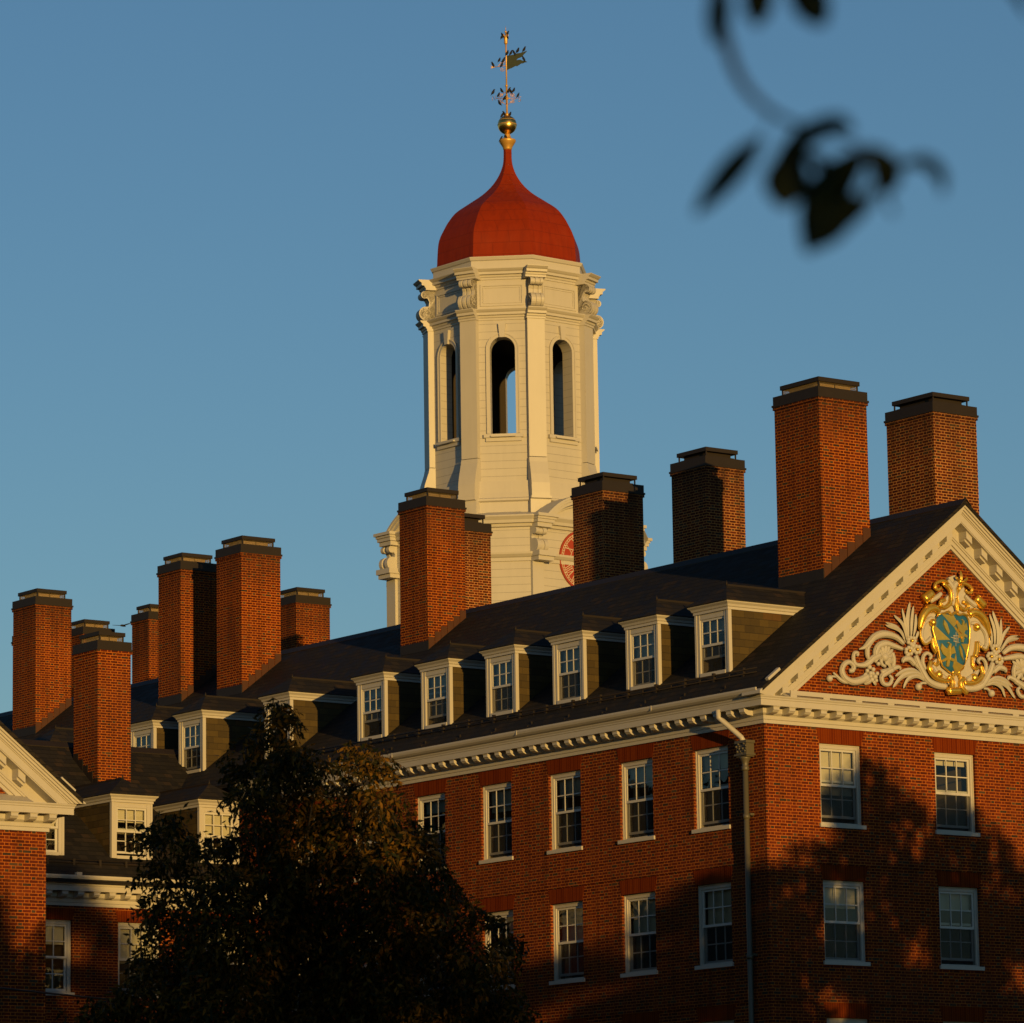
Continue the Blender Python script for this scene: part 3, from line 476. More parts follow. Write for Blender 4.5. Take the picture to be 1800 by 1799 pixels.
# ---------------------------------------------------------------- chimneys
def chimney(bld, x0, x1, y0, y1, zb, zt, mat='brick_chimney', slope=None, closed=False, label=None):
    """brick stack with corbelled top, metal band, cage and lid; slope = ('x'|'y', z at low edge) draws the stepped flashing"""
    b = MB(); b.box(x0,x1,y0,y1,zb,zt-.068); o = .028; b.box(x0-o,x1+o,y0-o,y1+o,zt-.068,zt)
    ch = b.build('chimney', mat, bld)
    if label: ch['label'] = label
    b = MB(); o = .045; b.box(x0-o,x1+o,y0-o,y1+o,zt+.002,zt+.05); o = .02; b.box(x0-o,x1+o,y0-o,y1+o,zt+.05,zt+.25)
    b.build('cap_band', 'dark_copper', ch)
    i = .13; zc = zt+.25
    b = MB()
    for px in (x0+i, x1-i-.03):
        for py in (y0+i, y1-i-.03): b.box(px,px+.03,py,py+.03,zc-.02,zc+.16)
    if closed:
        b.box(x0+i+.03,x1-i-.03,y0+i+.05,y1-i-.05,zc-.02,zc+.06)
    b.build('cage_post', 'dark_copper', ch)
    if closed:
        b = MB(); b.box(x0+i+.10,x1-i-.10,y0+i+.10,y1-i-.10,zc+.06,zc+.155); b.build('flue', 'dark_copper', ch)
    else:
        b = MB(); w = (x1-x0-2*i); k = 2
        for q in range(k):
            xa = x0+i+.10+q*(w-.2)/k; b.box(xa+.02,xa+(w-.2)/k-.02,y0+i+.12,y1-i-.12,zc-.02,zc+.13)
        b.build('flue', 'flue', ch)
        b = MB(); g = i+.012
        for (a,bb,c,dd) in ((x0+g,x1-g,y0+g,y0+g),(x0+g,x1-g,y1-g,y1-g),(x0+g,x0+g,y0+g,y1-g),(x1-g,x1-g,y0+g,y1-g)):
            L = abs(bb-a)+abs(dd-c); kk = int(L/.035)
            for q in range(kk+1):
                t = q/kk; xx = a+(bb-a)*t; yy = c+(dd-c)*t; b.box(xx-.003,xx+.003,yy-.003,yy+.003,zc-.01,zc+.15)
            for zz in (.03,.07,.11):
                b.box(min(a,bb)-.003,max(a,bb)+.003,min(c,dd)-.003,max(c,dd)+.003,zc+zz-.003,zc+zz+.003)
        b.build('cage_mesh', 'mesh_gold', ch)
    b = MB(); o = i-.03; b.box(x0+o,x1-o,y0+o,y1-o,zc+.155,zc+.255); b.build('cap_lid', 'dark_copper', ch)
    if slope:
        b = MB(); ax, zlow = slope
        if ax == 'x':      # roof climbs towards +x; steps on the -y face, apron on the -x face
            n = 6; w = (x1-x0)/n
            for q in range(n):
                xa = x0+q*w; zz = zlow+SL*(q*w); b.box(xa+.006,xa+w-.006,y0-.014-.006*(q%2),y0+.01,zz-.1,zz+SL*w+.19)
            b.build('flashing', 'brown_copper', ch)
            b = MB(); b.box(x0-.016,x0+.01,y0-.022,y1,zlow-.15,zlow+.24); nm = 'dark_copper'
        else:              # roof climbs towards +y; steps on the -x face
            n = 5; w = (y1-y0)/n
            for q in range(n):
                ya = y0+q*w; zz = zlow+SL*(q*w); b.box(x0-.012-.004*(q%2),x0+.01,ya,ya+w,zz-.1,zz+SL*w+.14)
            nm = 'dark_copper'
        b.build('flashing' if ax == 'y' else 'apron', nm, ch)
    return ch

# ================================================================ THE GROUND
b = MB(); b.quad((-900,-900,0),(900,-900,0),(900,900,0),(-900,900,0)); g = b.build('ground', 'grass'); tag(g, 'dark grass lawn around the brick buildings', 'lawn', kind='structure')

# ================================================================ MAIN BRICK BUILDING (gable end at y=0, long front at x=0)
XM, ZR, LEN = 5.6, 18.95, 50.0
W1 = 11.2
def zroof(x): return ZR-SL*abs(x-XM)
main = thing('brick_building', 'tall red brick house with coat of arms in its white pediment and six dormers', 'building')
gx = lambda a,d,z: (a, d, z)          # gable wall frame
lx = lambda a,d,z: (d, a, z)          # long wall frame
TOPS = [(13.264,11.50), (10.256,8.432), (7.25,5.43), (4.24,2.42)]
gc = [2.175, 5.563, 8.95]
lc = [2.487-.61+2.671*k for k in range(7)]
holes = [(c-WW/2,c+WW/2,t-WH if i else 11.50,t) for i,(t,s) in enumerate(TOPS) for c in gc]
b = MB(); wall_with_holes(b, gx, 0, W1, 0, 14.16, holes, .24)
b.add([gx(0,0,14.16),gx(W1,0,14.16),gx(W1,0,zroof(W1)-.1),gx(XM,0,ZR-.1),gx(0,0,zroof(0)-.1)], [(0,1,2,3,4)])
b.build('gable_wall', 'brick_wall', main)
holes = [(c-WW/2,c+WW/2,t-WH,t) for t,s in TOPS for c in lc]
b = MB(); wall_with_holes(b, lx, 0, LEN, 0, 14.5, holes, .24)
b.quad((W1,0,0),(W1,LEN,0),(W1,LEN,14.5),(W1,0,14.5)); b.quad((0,LEN,0),(W1,LEN,0),(W1,LEN,14.5),(0,LEN,14.5))
b.add([(0,LEN,14.5),(W1,LEN,14.5),(XM,LEN,ZR-.1)], [(0,1,2)])
b.build('side_wall', 'brick_side', main)
# windows: (blind, raised) vary from room to room
gv = {(0,0):(.62,.16,0), (0,1):(.10,.10,0), (0,2):(.4,.2,0), (1,0):(.30,0,0), (1,1):(.26,.14,0), (1,2):(.5,0,0)}
for r in range(4):
    for k,c in enumerate(gc):
        bl,ra,cu = gv.get((r,k), (.4,0,0))
        wall_window(main, (c,0,TOPS[r][0]-WH), 0, bl, ra, cu)
lv = {(0,0):(.22,.1,1),(0,1):(.30,.12,1),(0,2):(.28,.12,1),(0,3):(.34,.12,1),(0,4):(.2,0,1),(1,0):(.5,0,0),(1,1):(.52,0,1),(1,2):(.5,.1,1),(1,3):(.3,.15,0)}
for r in range(4):
    for k,c in enumerate(lc):
        bl,ra,cu = lv.get((r,k), (.35,.1,1))
        wall_window(main, (0,c,TOPS[r][0]-WH), -pi/2, bl, ra, cu)
# belt courses
for zb in (10.60, 7.58, 4.58):
    b = MB(); b.sweep([(0,zb),(.022,zb),(.022,zb+.27),(0,zb+.29)], [(W1,0,0,-1),(0,0,-1,-1),(0,20.2,-1,0)]); b.build('belt_course', 'brick_side', main)
# eaves cornice
ZC = 13.60
prof = [(-.02,ZC),(.05,ZC),(.05,ZC+.075),(.072,ZC+.085),(.072,ZC+.165),(.085,ZC+.175),(.13,ZC+.215),(.13,ZC+.352),(.40,ZC+.352),(.40,ZC+.335),(.415,ZC+.335),(.415,ZC+.46),(.43,ZC+.475),(.43,ZC+.50),(.452,ZC+.53),(.455,ZC+.552),(-.02,ZC+.56)]
b = MB(); b.sweep(prof, [(W1,0,0,-1),(0,0,-1,-1),(0,20.35,-1,0)]); corn = b.build('cornice', 'trim', main)
def modillion_mesh():
    b = MB(); w = .085
    p = [(.125,.352),(.375,.352),(.375,.255),(.36,.25),(.33,.215),(.27,.19),(.20,.185),(.125,.18)]
    b.prism([(a,z) for a,z in p], lambda a,z,d: (d,-a,z), -w, w)
    b.box(-w-.012,w+.012,-.39,-.125,.318,.350); return b.mesh('modillion', M['trim'])
mod = modillion_mesh()
for k in range(25):
    link('modillion', mod, corn, (-.03+.085+.4514*k, 0, ZC), 0)
for k in range(45):
    y = .30+.4514*k
    link('modillion', mod, corn, (0, y, ZC), -pi/2)
# gutter on the long side
def gutter(bld, y0, y1, zb):
    b = MB(); pr = [(.42,zb),(.47,zb),(.52,zb+.02),(.565,zb+.06),(.585,zb+.11),(.585,zb+.15),(.55,zb+.15),(.55,zb+.11),(.50,zb+.05),(.42,zb+.05)]
    b.sweep(pr, [(0,y0,-1,0),(0,y1,-1,0)]); return b.build('gutter', 'trim', bld)
gutter(main, -.44, 20.35, ZC+.556)
for k in range(4):
    b = MB(); b.box(-.592,-.58,3.2+5.05*k,3.23+5.05*k,ZC+.60,ZC+.71); b.build('gutter_joint', 'trim', main)
# flashing rail over the gable cornice
b = MB(); b.prism([(-.44,ZC+.556),(.0,ZC+.556),(.0,ZC+.74)], lambda a,z,d: (d,a,z), .30, W1-.3)
b.box(.42,W1-.42,-.435,-.395,ZC+.60,ZC+.70)
for k in range(12): b.box(.42+.94*k,.60+.94*k,-.43,-.40,ZC+.553,ZC+.60)
b.build('ledge', 'trim', main)
# raking cornice, both sides of the pediment
def rake(mb, t0, t1, p0, p1, zr, xm, zcut, ycen, xend=6.19, back=.0):
    for sx in (-1,1):
        def line(t):   # from the apex outwards
            xo = (zr-t-zcut)/SL
            if xo > xend: return [(0,zr-t),(xend,zr-t-SL*xend),(xend,zcut)]
            return [(0,zr-t),(xo,zcut)]
        A, B = line(t0), line(t1)
        poly = A+[q for q in B[::-1] if q not in A]
        mb.prism(poly, lambda a,z,d: (xm+sx*a, ycen-d, z), p0, p1)
def pediment(bld, zr, xm, zcut, y0, nmod):
    b = MB()
    for t0,t1,p in ((-.01,.05,.60),(.05,.10,.575),(.10,.16,.53),(.16,.21,.49),(.21,.24,.46),(.24,.42,.44),(.42,.445,.425)): rake(b, t0, t1, -.02, p, zr, xm, zcut, y0)
    for t0,t1,p in ((.445,.70,.10),(.70,.73,.135),(.73,.78,.115),(.78,.88,.085),(.88,.905,.10),(.905,.99,.06)): rake(b, t0, t1, -.02, p, zr, xm, zcut, y0, 5.6)
    pc = b.build('pediment_cornice', 'trim', bld)
    for k in range(nmod):
        for sx in (-1,1):
            b = MB(); w = .085
            zt = lambda a: -SL*sx*a
            b.prism([(-w,zt(-w)),(w,zt(w)),(w,zt(w)-.16),(-w,zt(-w)-.16)], lambda a,z,d: (a,-d,z), .09, .36)
            b.prism([(-w+.004,zt(-w+.004)-.16),(w-.004,zt(w-.004)-.16),(w-.004,zt(w-.004)-.215),(-w+.004,zt(-w+.004)-.215)], lambda a,z,d: (a,-d,z), .09, .29)
            me = cached(('rakemod',sx), lambda: b.mesh('modillion', M['trim']))
            a = .30+.4514*k
            if zr-.445-SL*a < zcut+.30: continue
            link('modillion', me, pc, (xm+sx*a, y0, zr-.445-SL*a))
    return pc
pediment(main, ZR-.03, XM, ZC+.556, 0, 13)
b = MB(); b.prism([(-.62,0),(-.20,.32),(-.16,.26),(-.58,-.06)], lambda a,z,d: (a*.8+.14,d,z*.8+14.50), -.60, -.50); b.build('snow_stop', 'trim', main)
# roof
def gable_roof(bld, xa, zr, y0, y1, half, th=.09):
    b = MB(); zl = zr-SL*half
    b.add([(xa-half,y0,zl),(xa,y0,zr),(xa+half,y0,zl),(xa-half,y1,zl),(xa,y1,zr),(xa+half,y1,zl),
           (xa-half,y0,zl-th),(xa,y0,zr-th),(xa+half,y0,zl-th),(xa-half,y1,zl-th),(xa,y1,zr-th),(xa+half,y1,zl-th)],
          [(0,3,4,1),(1,4,5,2),(6,7,10,9),(7,8,11,10),(0,1,7,6),(1,2,8,7),(3,9,10,4),(4,10,11,5),(0,6,9,3),(2,5,11,8)])
    return b.build('roof', 'roof_slate', bld)
roof = gable_roof(main, XM, ZR+.01, -.615, LEN+.3, 6.12)
b = MB(); b.prism([(-.16,-.115),(0,.035),(.16,-.115),(.16,-.09),(0,.065),(-.16,-.09)], lambda a,z,d: (XM+a, d, ZR+z), -.63, LEN+.3); b.build('ridge_cap', 'dark_copper', main)
# snow rail along the eaves
b = MB()
zz = lambda x: zroof(x)
for k in range(19):
    y = .7+1.03*k; x = .02; b.box(x-.02,x+.05,y-.03,y+.03,zz(x)-.02,zz(x)+.20)
    y2 = y+.5; b.box(x-.0,x+.03,y2-.02,y2+.02,zz(x)-.02,zz(x)+.12)
for h in (.07,.16): b.tube([(.0,.2,zz(0)+h),(.0,20.2,zz(0)+h)], .014, 6)
b.build('snow_rail', 'dark_copper', main)
b = MB()
for k in range(14):
    y = .9+1.42*k; x = -.33; b.box(x-.02,x+.015,y-.012,y+.012,zz(x)-.02,zz(x)+.07); b.box(x-.1,x-.02,y-.006+.05,y+.006+.05,zz(x)-.08,zz(x)-.03)
b.build('snow_guard', 'dark_copper', main)
# dormers
dR = [1.40,3.92,6.70,9.34,12.01,14.75,18.94,23.05,25.48,30.75]
dv = [(.30,.62,0),(.5,0,0),(.5,.0,0),(.5,0,0),(.25,.35,1),(.2,.75,0),(.4,.1,0),(.45,.1,1),(.3,.1,0),(.4,0,0)]
XF = .32
for y,(bl,ra,cu) in zip(dR,dv):
    dormer(main, (XF, y+.665, zroof(XF)), -pi/2, bl, ra, cu)
# chimneys, near slope then far slope
chimney(main, 3.48,4.93, 1.92,3.50, 15.5,21.57, slope=('x', zroof(3.48)))
chimney(main, 4.07,5.28, 18.27,19.50, 15.5,21.57, slope=('x', zroof(4.07)))
chimney(main, 3.88,5.17, 26.80,28.05, 15.5,21.53, slope=('x', zroof(3.88)))
chimney(main, 4.08,5.30, 30.21,31.40, 15.5,21.56, slope=('x', zroof(4.08)))
chimney(main, 4.05,5.27, 38.18,39.50, 15.5,21.62, slope=('x', zroof(4.05)))
chimney(main, 6.86,8.22, 1.78,3.42, 16,21.55, 'brick_pale', closed=True)
chimney(main, 6.64,7.87, 9.94,11.30, 16,21.55, 'brick_pale', closed=True)
chimney(main, 6.56,7.87, 14.02,15.28, 16,21.55, 'brick_pale', closed=True)
chimney(main, 6.72,7.98, 20.80,22.05, 16,21.55, 'brick_pale', closed=True)
chimney(main, 11.85,13.08, 36.03,37.3, 10,22.0)
chimney(main, 10.80,12.05, 42.75,43.75, 10,22.3)
chimney(main, 10.70,11.85, 46.55,47.7, 10,22.3)
chimney(main, 9.85,11.0, 48.4,49.55, 10,22.3)
# rear range on which the farther stacks and the tower stand (its roof stays below the main ridge)
b = MB(); b.box(11.21,24,30.5,60,0,14); b.build('rear_wall', 'brick_side', main)
b = MB(); b.prism([(30.2,14),(60.3,14),(45,18.6)], lambda y,z,d: (d,y,z), 11.22, 24.2); b.build('rear_roof', 'roof_slate', main)
# downpipe with rain-water head
b = MB(); px_, py_ = -.13, .515
b.tube([(px_,py_,0),(px_,py_,12.62)], .062, 12)
for z in (11.55-.0,8.5,5.4): b.tube([(px_,py_,z),(px_,py_,z+.1)], .078, 12)
dp = b.build('downpipe', 'grey_pipe', main)
b = MB()
b.lathe([(.066,12.60),(.085,12.62),(.085,12.68),(.07,12.70),(.075,12.78),(.11,12.86),(.13,12.90)], (px_,py_), 12)
b.box(px_-.10,px_+.12,py_-.17,py_+.17,12.90,13.20); b.box(px_-.13,px_+.125,py_-.20,py_+.20,13.20,13.26); b.box(px_-.14,px_+.125,py_-.21,py_+.21,12.93,12.97)
for q in range(9): 
    for sy in (-1,1): b.ball((px_-.11+.02*(q%2), py_+sy*(.02+.018*q), 12.97+.055*(q%5)), .028, 6, 5)
b.build('rain_head', 'grey_pipe', dp)
b = MB(); b.tube([(-.42,1.05,13.98),(-.42,1.05,13.80),(-.36,.98,13.74),(-.17,.58,13.34),(-.15,.53,13.25)], [.06,.06,.06,.06,.06], 8); b.build('gutter_outlet', 'trim', dp)
b = MB()
for z in (11.6,8.55,5.45): b.box(-.11,-.0,py_-.11,py_+.11,z+.02,z+.07)
b.build('pipe_bracket', 'grey_pipe', dp)

# ================================================================ LOWER BRICK BUILDING: court wing (facing -y) and gable wing on the left
low = thing('brick_building', 'lower brick house at the left with white pediment and two wide dormers', 'building')
YW, XE, ZL = 20.0, -15.1, 10.95
wx = lambda a,d,z: (a, YW+d, z)
wc = [-6.14,-3.60,-1.06]; wtop = [10.60, 7.55, 4.5]
holes = [(c-WW/2,c+WW/2,t-WH,t) for t in wtop for c in wc+[-8.7,-11.3]]
b = MB(); wall_with_holes(b, wx, XE, -.003, 0, 11.6, holes, .24); b.build('court_wall', 'brick_side', low)
for t in wtop:
    for i,c in enumerate(wc+[-8.7,-11.3]): wall_window(low, (c,YW,t-WH), 0, (.30,.55,.4,.4,.3)[i], (0,.1,.2,0,0)[i], 0, .29, screen=(i!=0))
prof2 = [(p,z-ZC+ZL) for p,z in prof]
b = MB(); b.sweep(prof2, [(XE,YW,0,-1),(-.004,YW,0,-1)]); c2 = b.build('cornice', 'trim', low)
for k in range(16): link('modillion', mod, c2, (-7.3+.4514*k, YW, ZL), 0)
b = MB(); zb = ZL+.556; pr = [(.42,zb),(.47,zb),(.52,zb+.02),(.565,zb+.06),(.585,zb+.11),(.585,zb+.15),(.55,zb+.15),(.55,zb+.11),(.50,zb+.05),(.42,zb+.05)]
b.sweep(pr, [(XE,YW,0,-1),(-.0,YW,0,-1)]); b.box(-5.75,-5.6,YW-.60,YW-.5,zb+.13,zb+.22); b.build('gutter', 'trim', low)
YR, ZW = 24.75, 15.60
b = MB(); ze = ZW-SL*(YR-19.44); th = .09; xr = 2.6; xl = -16
b.add([(xl,19.44,ze),(xr,19.44,ze),(xr,YR,ZW),(xl,YR,ZW),(xl,2*YR-19.44,ze),(xr,2*YR-19.44,ze),(xl,19.44,ze-th),(xr,19.44,ze-th)],
      [(0,1,2,3),(3,2,5,4),(0,6,7,1)])
# keep the wing roof outside the main wall up to its eaves: the part beyond x=0 lies under the main roof
b.build('roof', 'roof_slate', low)
b = MB(); b.prism([(-.16,-.115),(0,.035),(.16,-.115),(.16,-.09),(0,.065),(-.16,-.09)], lambda a,z,d: (d, YR+a, ZW+z), xl, 1.15); b.build('ridge_cap', 'dark_copper', low)
b = MB()
zy = lambda y: ZW-SL*(YR-y)
for k in range(10):
    x = -7+.75*k; b.box(x-.03,x+.03,19.95,20.0,zy(19.97)-.02,zy(19.97)+.15)
for h in (.05,.13): b.tube([(-14,19.97,zy(19.97)+h),(-.1,19.97,zy(19.97)+h)], .014, 6)
b.build('snow_rail', 'dark_copper', low)
for c,(bl,ra,cu) in zip([-6.20,-3.645,-1.07],[(.5,0,0),(.30,.12,0),(.5,0,0)]):
    dormer(low, (c, 20.3, zy(20.3)), 0, bl, ra, cu, screen=False)
chimney(low, -3.02,-2.03, 22.95,24.15, 13.3,17.86, slope=('y', zy(22.95)))
# gable wing
PX, PY, PZ = XE-5.6, 5.0, 16.25
b = MB()
vh = [(PX+dx-WW/2,PX+dx+WW/2,t-WH,t) for t in (7.55,4.5) for dx in (-3.4,0,3.4)]
wall_with_holes(b, lambda a,d,z: (a,PY+d,z), PX-5.6, XE, 0, ZL+.55, vh, .24)
b.add([(PX-5.6,PY,ZL+.55),(XE,PY,ZL+.55),(XE,PY,PZ-SL*5.6-.1),(PX,PY,PZ-.1),(PX-5.6,PY,PZ-SL*5.6-.1)], [(0,1,2,3,4)])
b.build('gable_wall', 'brick_wall', low)
for t in (7.55,4.5):
    for dx in (-3.4,0,3.4): wall_window(low, (PX+dx,PY,t-WH), 0, .4, .1, 0)
b = MB(); b.quad((XE,PY,0),(XE,YW,0),(XE,YW,ZL+.6),(XE,PY,ZL+.6)); b.quad((PX-5.6,PY,0),(PX-5.6,34,0),(PX-5.6,34,ZL+.6),(PX-5.6,PY,ZL+.6)); b.quad((PX-5.6,34,0),(0,34,0),(0,34,ZL+.6),(PX-5.6,34,ZL+.6)); b.build('side_wall', 'brick_side', low)
b = MB(); b.sweep(prof2, [(PX-5.6,PY,0,-1),(XE,PY,1,-1),(XE,YW-.46,1,0)]); c3 = b.build('cornice', 'trim', low)
for k in range(25): link('modillion', mod, c3, (XE+.03-.085-.4514*k, PY, ZL), 0)
for k in range(12): link('modillion', mod, c3, (XE, PY+.3+.4514*k, ZL), pi/2)
b = MB(); b.prism([(-.44,ZL+.556),(.0,ZL+.556),(.0,ZL+.74)], lambda a,z,d: (d,PY+a,z), PX-5.3, XE-.55); b.box(PX-5.2,XE-1.35,PY-.435,PY-.395,ZL+.60,ZL+.66); b.build('ledge', 'trim', low)
pediment(low, PZ-.03, PX, ZL+.556, PY, 13)
b = MB(); b.prism([(.62,0),(.20,.32),(.16,.26),(.58,-.06)], lambda a,z,d: (XE+a*.8-.14,d,z*.8+ZL+.83), PY-.60, PY-.50); b.build('snow_stop', 'trim', low)
gable_roof(low, PX, PZ+.01, PY-.615, 34.3, 6.12)
b = MB(); zb = ZL+.556; b.sweep([(.42,zb),(.47,zb),(.52,zb+.02),(.565,zb+.06),(.585,zb+.11),(.585,zb+.15),(.42,zb+.1)], [(XE,PY-.44,1,0),(XE,19.4,1,0)]); b.build('gutter', 'trim', low)

# ================================================================ CLOCK TOWER
TX, TY, _ = DATA['T']
tower = thing('clock_tower', 'white wooden bell tower with arched openings, red onion dome and red clock face', 'tower', (0,0,0))
CO = cos(pi/8)
PH = pi/8
def ring(mb, prof, n=8): mb.lathe([(r/CO,z) for r,z in prof], (TX,TY), 8, PH, smooth=False)
def vert_block(mb, prof, hw, r0):
    """profile (radial, z) extruded across each of the eight corners"""
    for k in range(8):
        a = PH+k*pi/4; dx, dy = cos(a), sin(a)
        poly = [(r0,prof[0][1])]+list(prof)+[(r0,prof[-1][1])]
        mb.prism(poly, lambda r,z,d: (TX+dx*r-dy*d, TY+dy*r+dx*d, z), -hw, hw)
RW = 2.45; RV = RW/CO
# belfry walls with arched openings
b = MB(); lin = MB(); Z0, Z1 = 25.45, 30.52; ow, zs, zp, dep = .385, 26.93, 29.535, .42
hwid = RW*tan(pi/8); hin = (RW-dep)*tan(pi/8)
sur = MB(); keys = []; sils = []; pan = MB()
for k in range(8):
    a = k*pi/4; nx, ny = cos(a), sin(a)
    fn = lambda u,d,z: (TX+nx*(RW-d)-ny*u, TY+ny*(RW-d)+nx*u, z)
    for d,hw in ((0,hwid),(dep,hin)):
        w_ = b if d == 0 else lin
        w_.quad(fn(-hw,d,Z0),fn(-ow,d,Z0),fn(-ow,d,Z1),fn(-hw,d,Z1)); w_.quad(fn(ow,d,Z0),fn(hw,d,Z0),fn(hw,d,Z1),fn(ow,d,Z1))
        w_.quad(fn(-ow,d,Z0),fn(ow,d,Z0),fn(ow,d,zs),fn(-ow,d,zs))
        N = 14
        for i in range(N):
            t0, t1 = pi-pi*i/N, pi-pi*(i+1)/N
            p0, p1 = (ow*cos(t0), zp+ow*sin(t0)), (ow*cos(t1), zp+ow*sin(t1))
            w_.quad(fn(p0[0],d,p0[1]),fn(p1[0],d,p1[1]),fn(p1[0],d,Z1),fn(p0[0],d,Z1))
            if d == 0: b.quad(fn(p0[0],0,p0[1]),fn(p1[0],0,p1[1]),fn(p1[0],dep,p1[1]),fn(p0[0],dep,p0[1]))
    for sx in (-1,1): b.quad(fn(sx*ow,0,zs),fn(sx*ow,dep,zs),fn(sx*ow,dep,zp),fn(sx*ow,0,zp))
    b.quad(fn(-ow,0,zs),fn(ow,0,zs),fn(ow,dep,zs),fn(-ow,dep,zs))
    # architrave round the arch
    for i0,o0,d0 in ((.0,.085,-.035),(.085,.12,-.055)):
        pts = [(-1,zs)]+[(None,i) for i in range(N+1)]+[(1,zs)]
        inn = [(-(ow+i0),zs)]+[((ow+i0)*cos(pi-pi*i/N), zp+(ow+i0)*sin(pi-pi*i/N)) for i in range(N+1)]+[(ow+i0,zs)]
        out = [(-(ow+o0),zs)]+[((ow+o0)*cos(pi-pi*i/N), zp+(ow+o0)*sin(pi-pi*i/N)) for i in range(N+1)]+[(ow+o0,zs)]
        for i in range(len(inn)-1):
            sur.prism([inn[i],inn[i+1],out[i+1],out[i]], lambda u,z,d: fn(u,d,z), d0, .0)
    sil = MB(); sils.append(sil); key = MB(); keys.append(key)
    key.prism([(-.075,zp+ow-.03),(.075,zp+ow-.03),(.115,zp+ow+.40),(-.115,zp+ow+.40)], lambda u,z,d: fn(u,d,z), -.10, .0)
    sil.prism([(-.60,zs-.13),(.60,zs-.13),(.60,zs-.02),(-.60,zs-.02)], lambda u,z,d: fn(u,d,z), -.10, .0); sil.prism([(-.54,zs-.24),(.54,zs-.24),(.54,zs-.13),(-.54,zs-.13)], lambda u,z,d: fn(u,d,z), -.06, .0)
    sil.prism([(-ow+.005,-.17),(-ow+.005,dep-.05),(ow-.005,dep-.05),(ow-.005,-.17)], lambda u,d,z: fn(u,d,zs+z-(.06*(-d)/.1 if d<0 else 0)), -.02, .025)
    # attic panel
    ra = 2.36
    fa = lambda u,d,z: (TX+nx*(ra-d)-ny*u, TY+ny*(ra-d)+nx*u, z)
    for (w,z0,z1,dd,t) in ((.66,30.90,31.58,-.03,.06),(.58,30.98,31.50,-.016,.04)):
        pan.prism([(-w,z0),(w,z0),(w,z0+t),(-w,z0+t)], lambda u,z,d: fa(u,d,z), dd, 0); pan.prism([(-w,z1-t),(w,z1-t),(w,z1),(-w,z1)], lambda u,z,d: fa(u,d,z), dd, 0)
        for sx in (-1,1): pan.prism([(sx*w,z0+t),(sx*(w-t),z0+t),(sx*(w-t),z1-t),(sx*w,z1-t)], lambda u,z,d: fa(u,d,z), dd, 0)
bel = b.build('belfry_wall', 'clapboard', tower); lin.build('shade_lining', 'shade_lining', bel)
sur.build('arch_surround', 'tower', bel); 
for q in keys: q.build('keystone', 'tower', bel)
for q in sils: q.build('sill', 'tower', bel)
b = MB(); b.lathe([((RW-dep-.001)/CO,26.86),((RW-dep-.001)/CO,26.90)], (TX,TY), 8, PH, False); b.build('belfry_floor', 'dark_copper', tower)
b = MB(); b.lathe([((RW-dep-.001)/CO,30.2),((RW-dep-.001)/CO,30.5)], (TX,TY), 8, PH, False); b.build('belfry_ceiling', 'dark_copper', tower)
# corner pilasters and their flared feet
b = MB(); vert_block(b, [(RV+.07,26.18),(RV+.07,30.46)], .275, RV-.25)
fl = [(RV+.30,24.86),(RV+.30,25.05),(RV+.285,25.35),(RV+.23,25.62),(RV+.16,25.84),(RV+.10,26.02),(RV+.075,26.16)]
vert_block(b, fl, .285, RV-.2)
b.build('pilaster', 'tower', tower)
b = MB(); ring(b, [(2.40,24.2),(2.62,24.25),(2.62,24.80),(2.70,24.84),(2.70,24.90),(2.60,24.94),(2.57,25.10),(2.54,25.46),(2.45,25.462)])
vert_block(b, [(RV+.27,24.1),(RV+.27,24.84),(RV+.36,24.865),(RV+.36,24.93)], .32, RV-.2)
b.build('drum', 'tower', tower)
# cornice over the belfry, attic, upper cornice, fascia
def corn(z, out, base): return [(base,z),(base+.03,z),(base+.03,z+.06),(base+.06,z+.08),(base+.07,z+.13),(base+out*.62,z+.145),(base+out*.62,z+.22),(base+out*.8,z+.25),(base+out,z+.30),(base+out,z+.32)]
b = MB(); ring(b, [(2.2,30.44)]+corn(30.44,.22,RW)+[(2.2,30.79)]); vert_block(b, corn(30.435,.24,RV+.07), .30, RV-.3)
b.build('cornice', 'tower', tower)
b = MB(); ring(b, [(2.0,30.7),(2.36,30.72),(2.36,31.8),(2.0,31.82)]); at = b.build('attic_wall', 'tower', tower); pan.build('panel', 'tower', at)
b = MB(); ring(b, [(2.2,31.72)]+[(r,z) for r,z in corn(31.72,.24,2.36)]+[(2.2,32.1)]); vert_block(b, corn(31.715,.26,RV+.10), .33, RV-.4)
b.build('cornice', 'tower', tower)
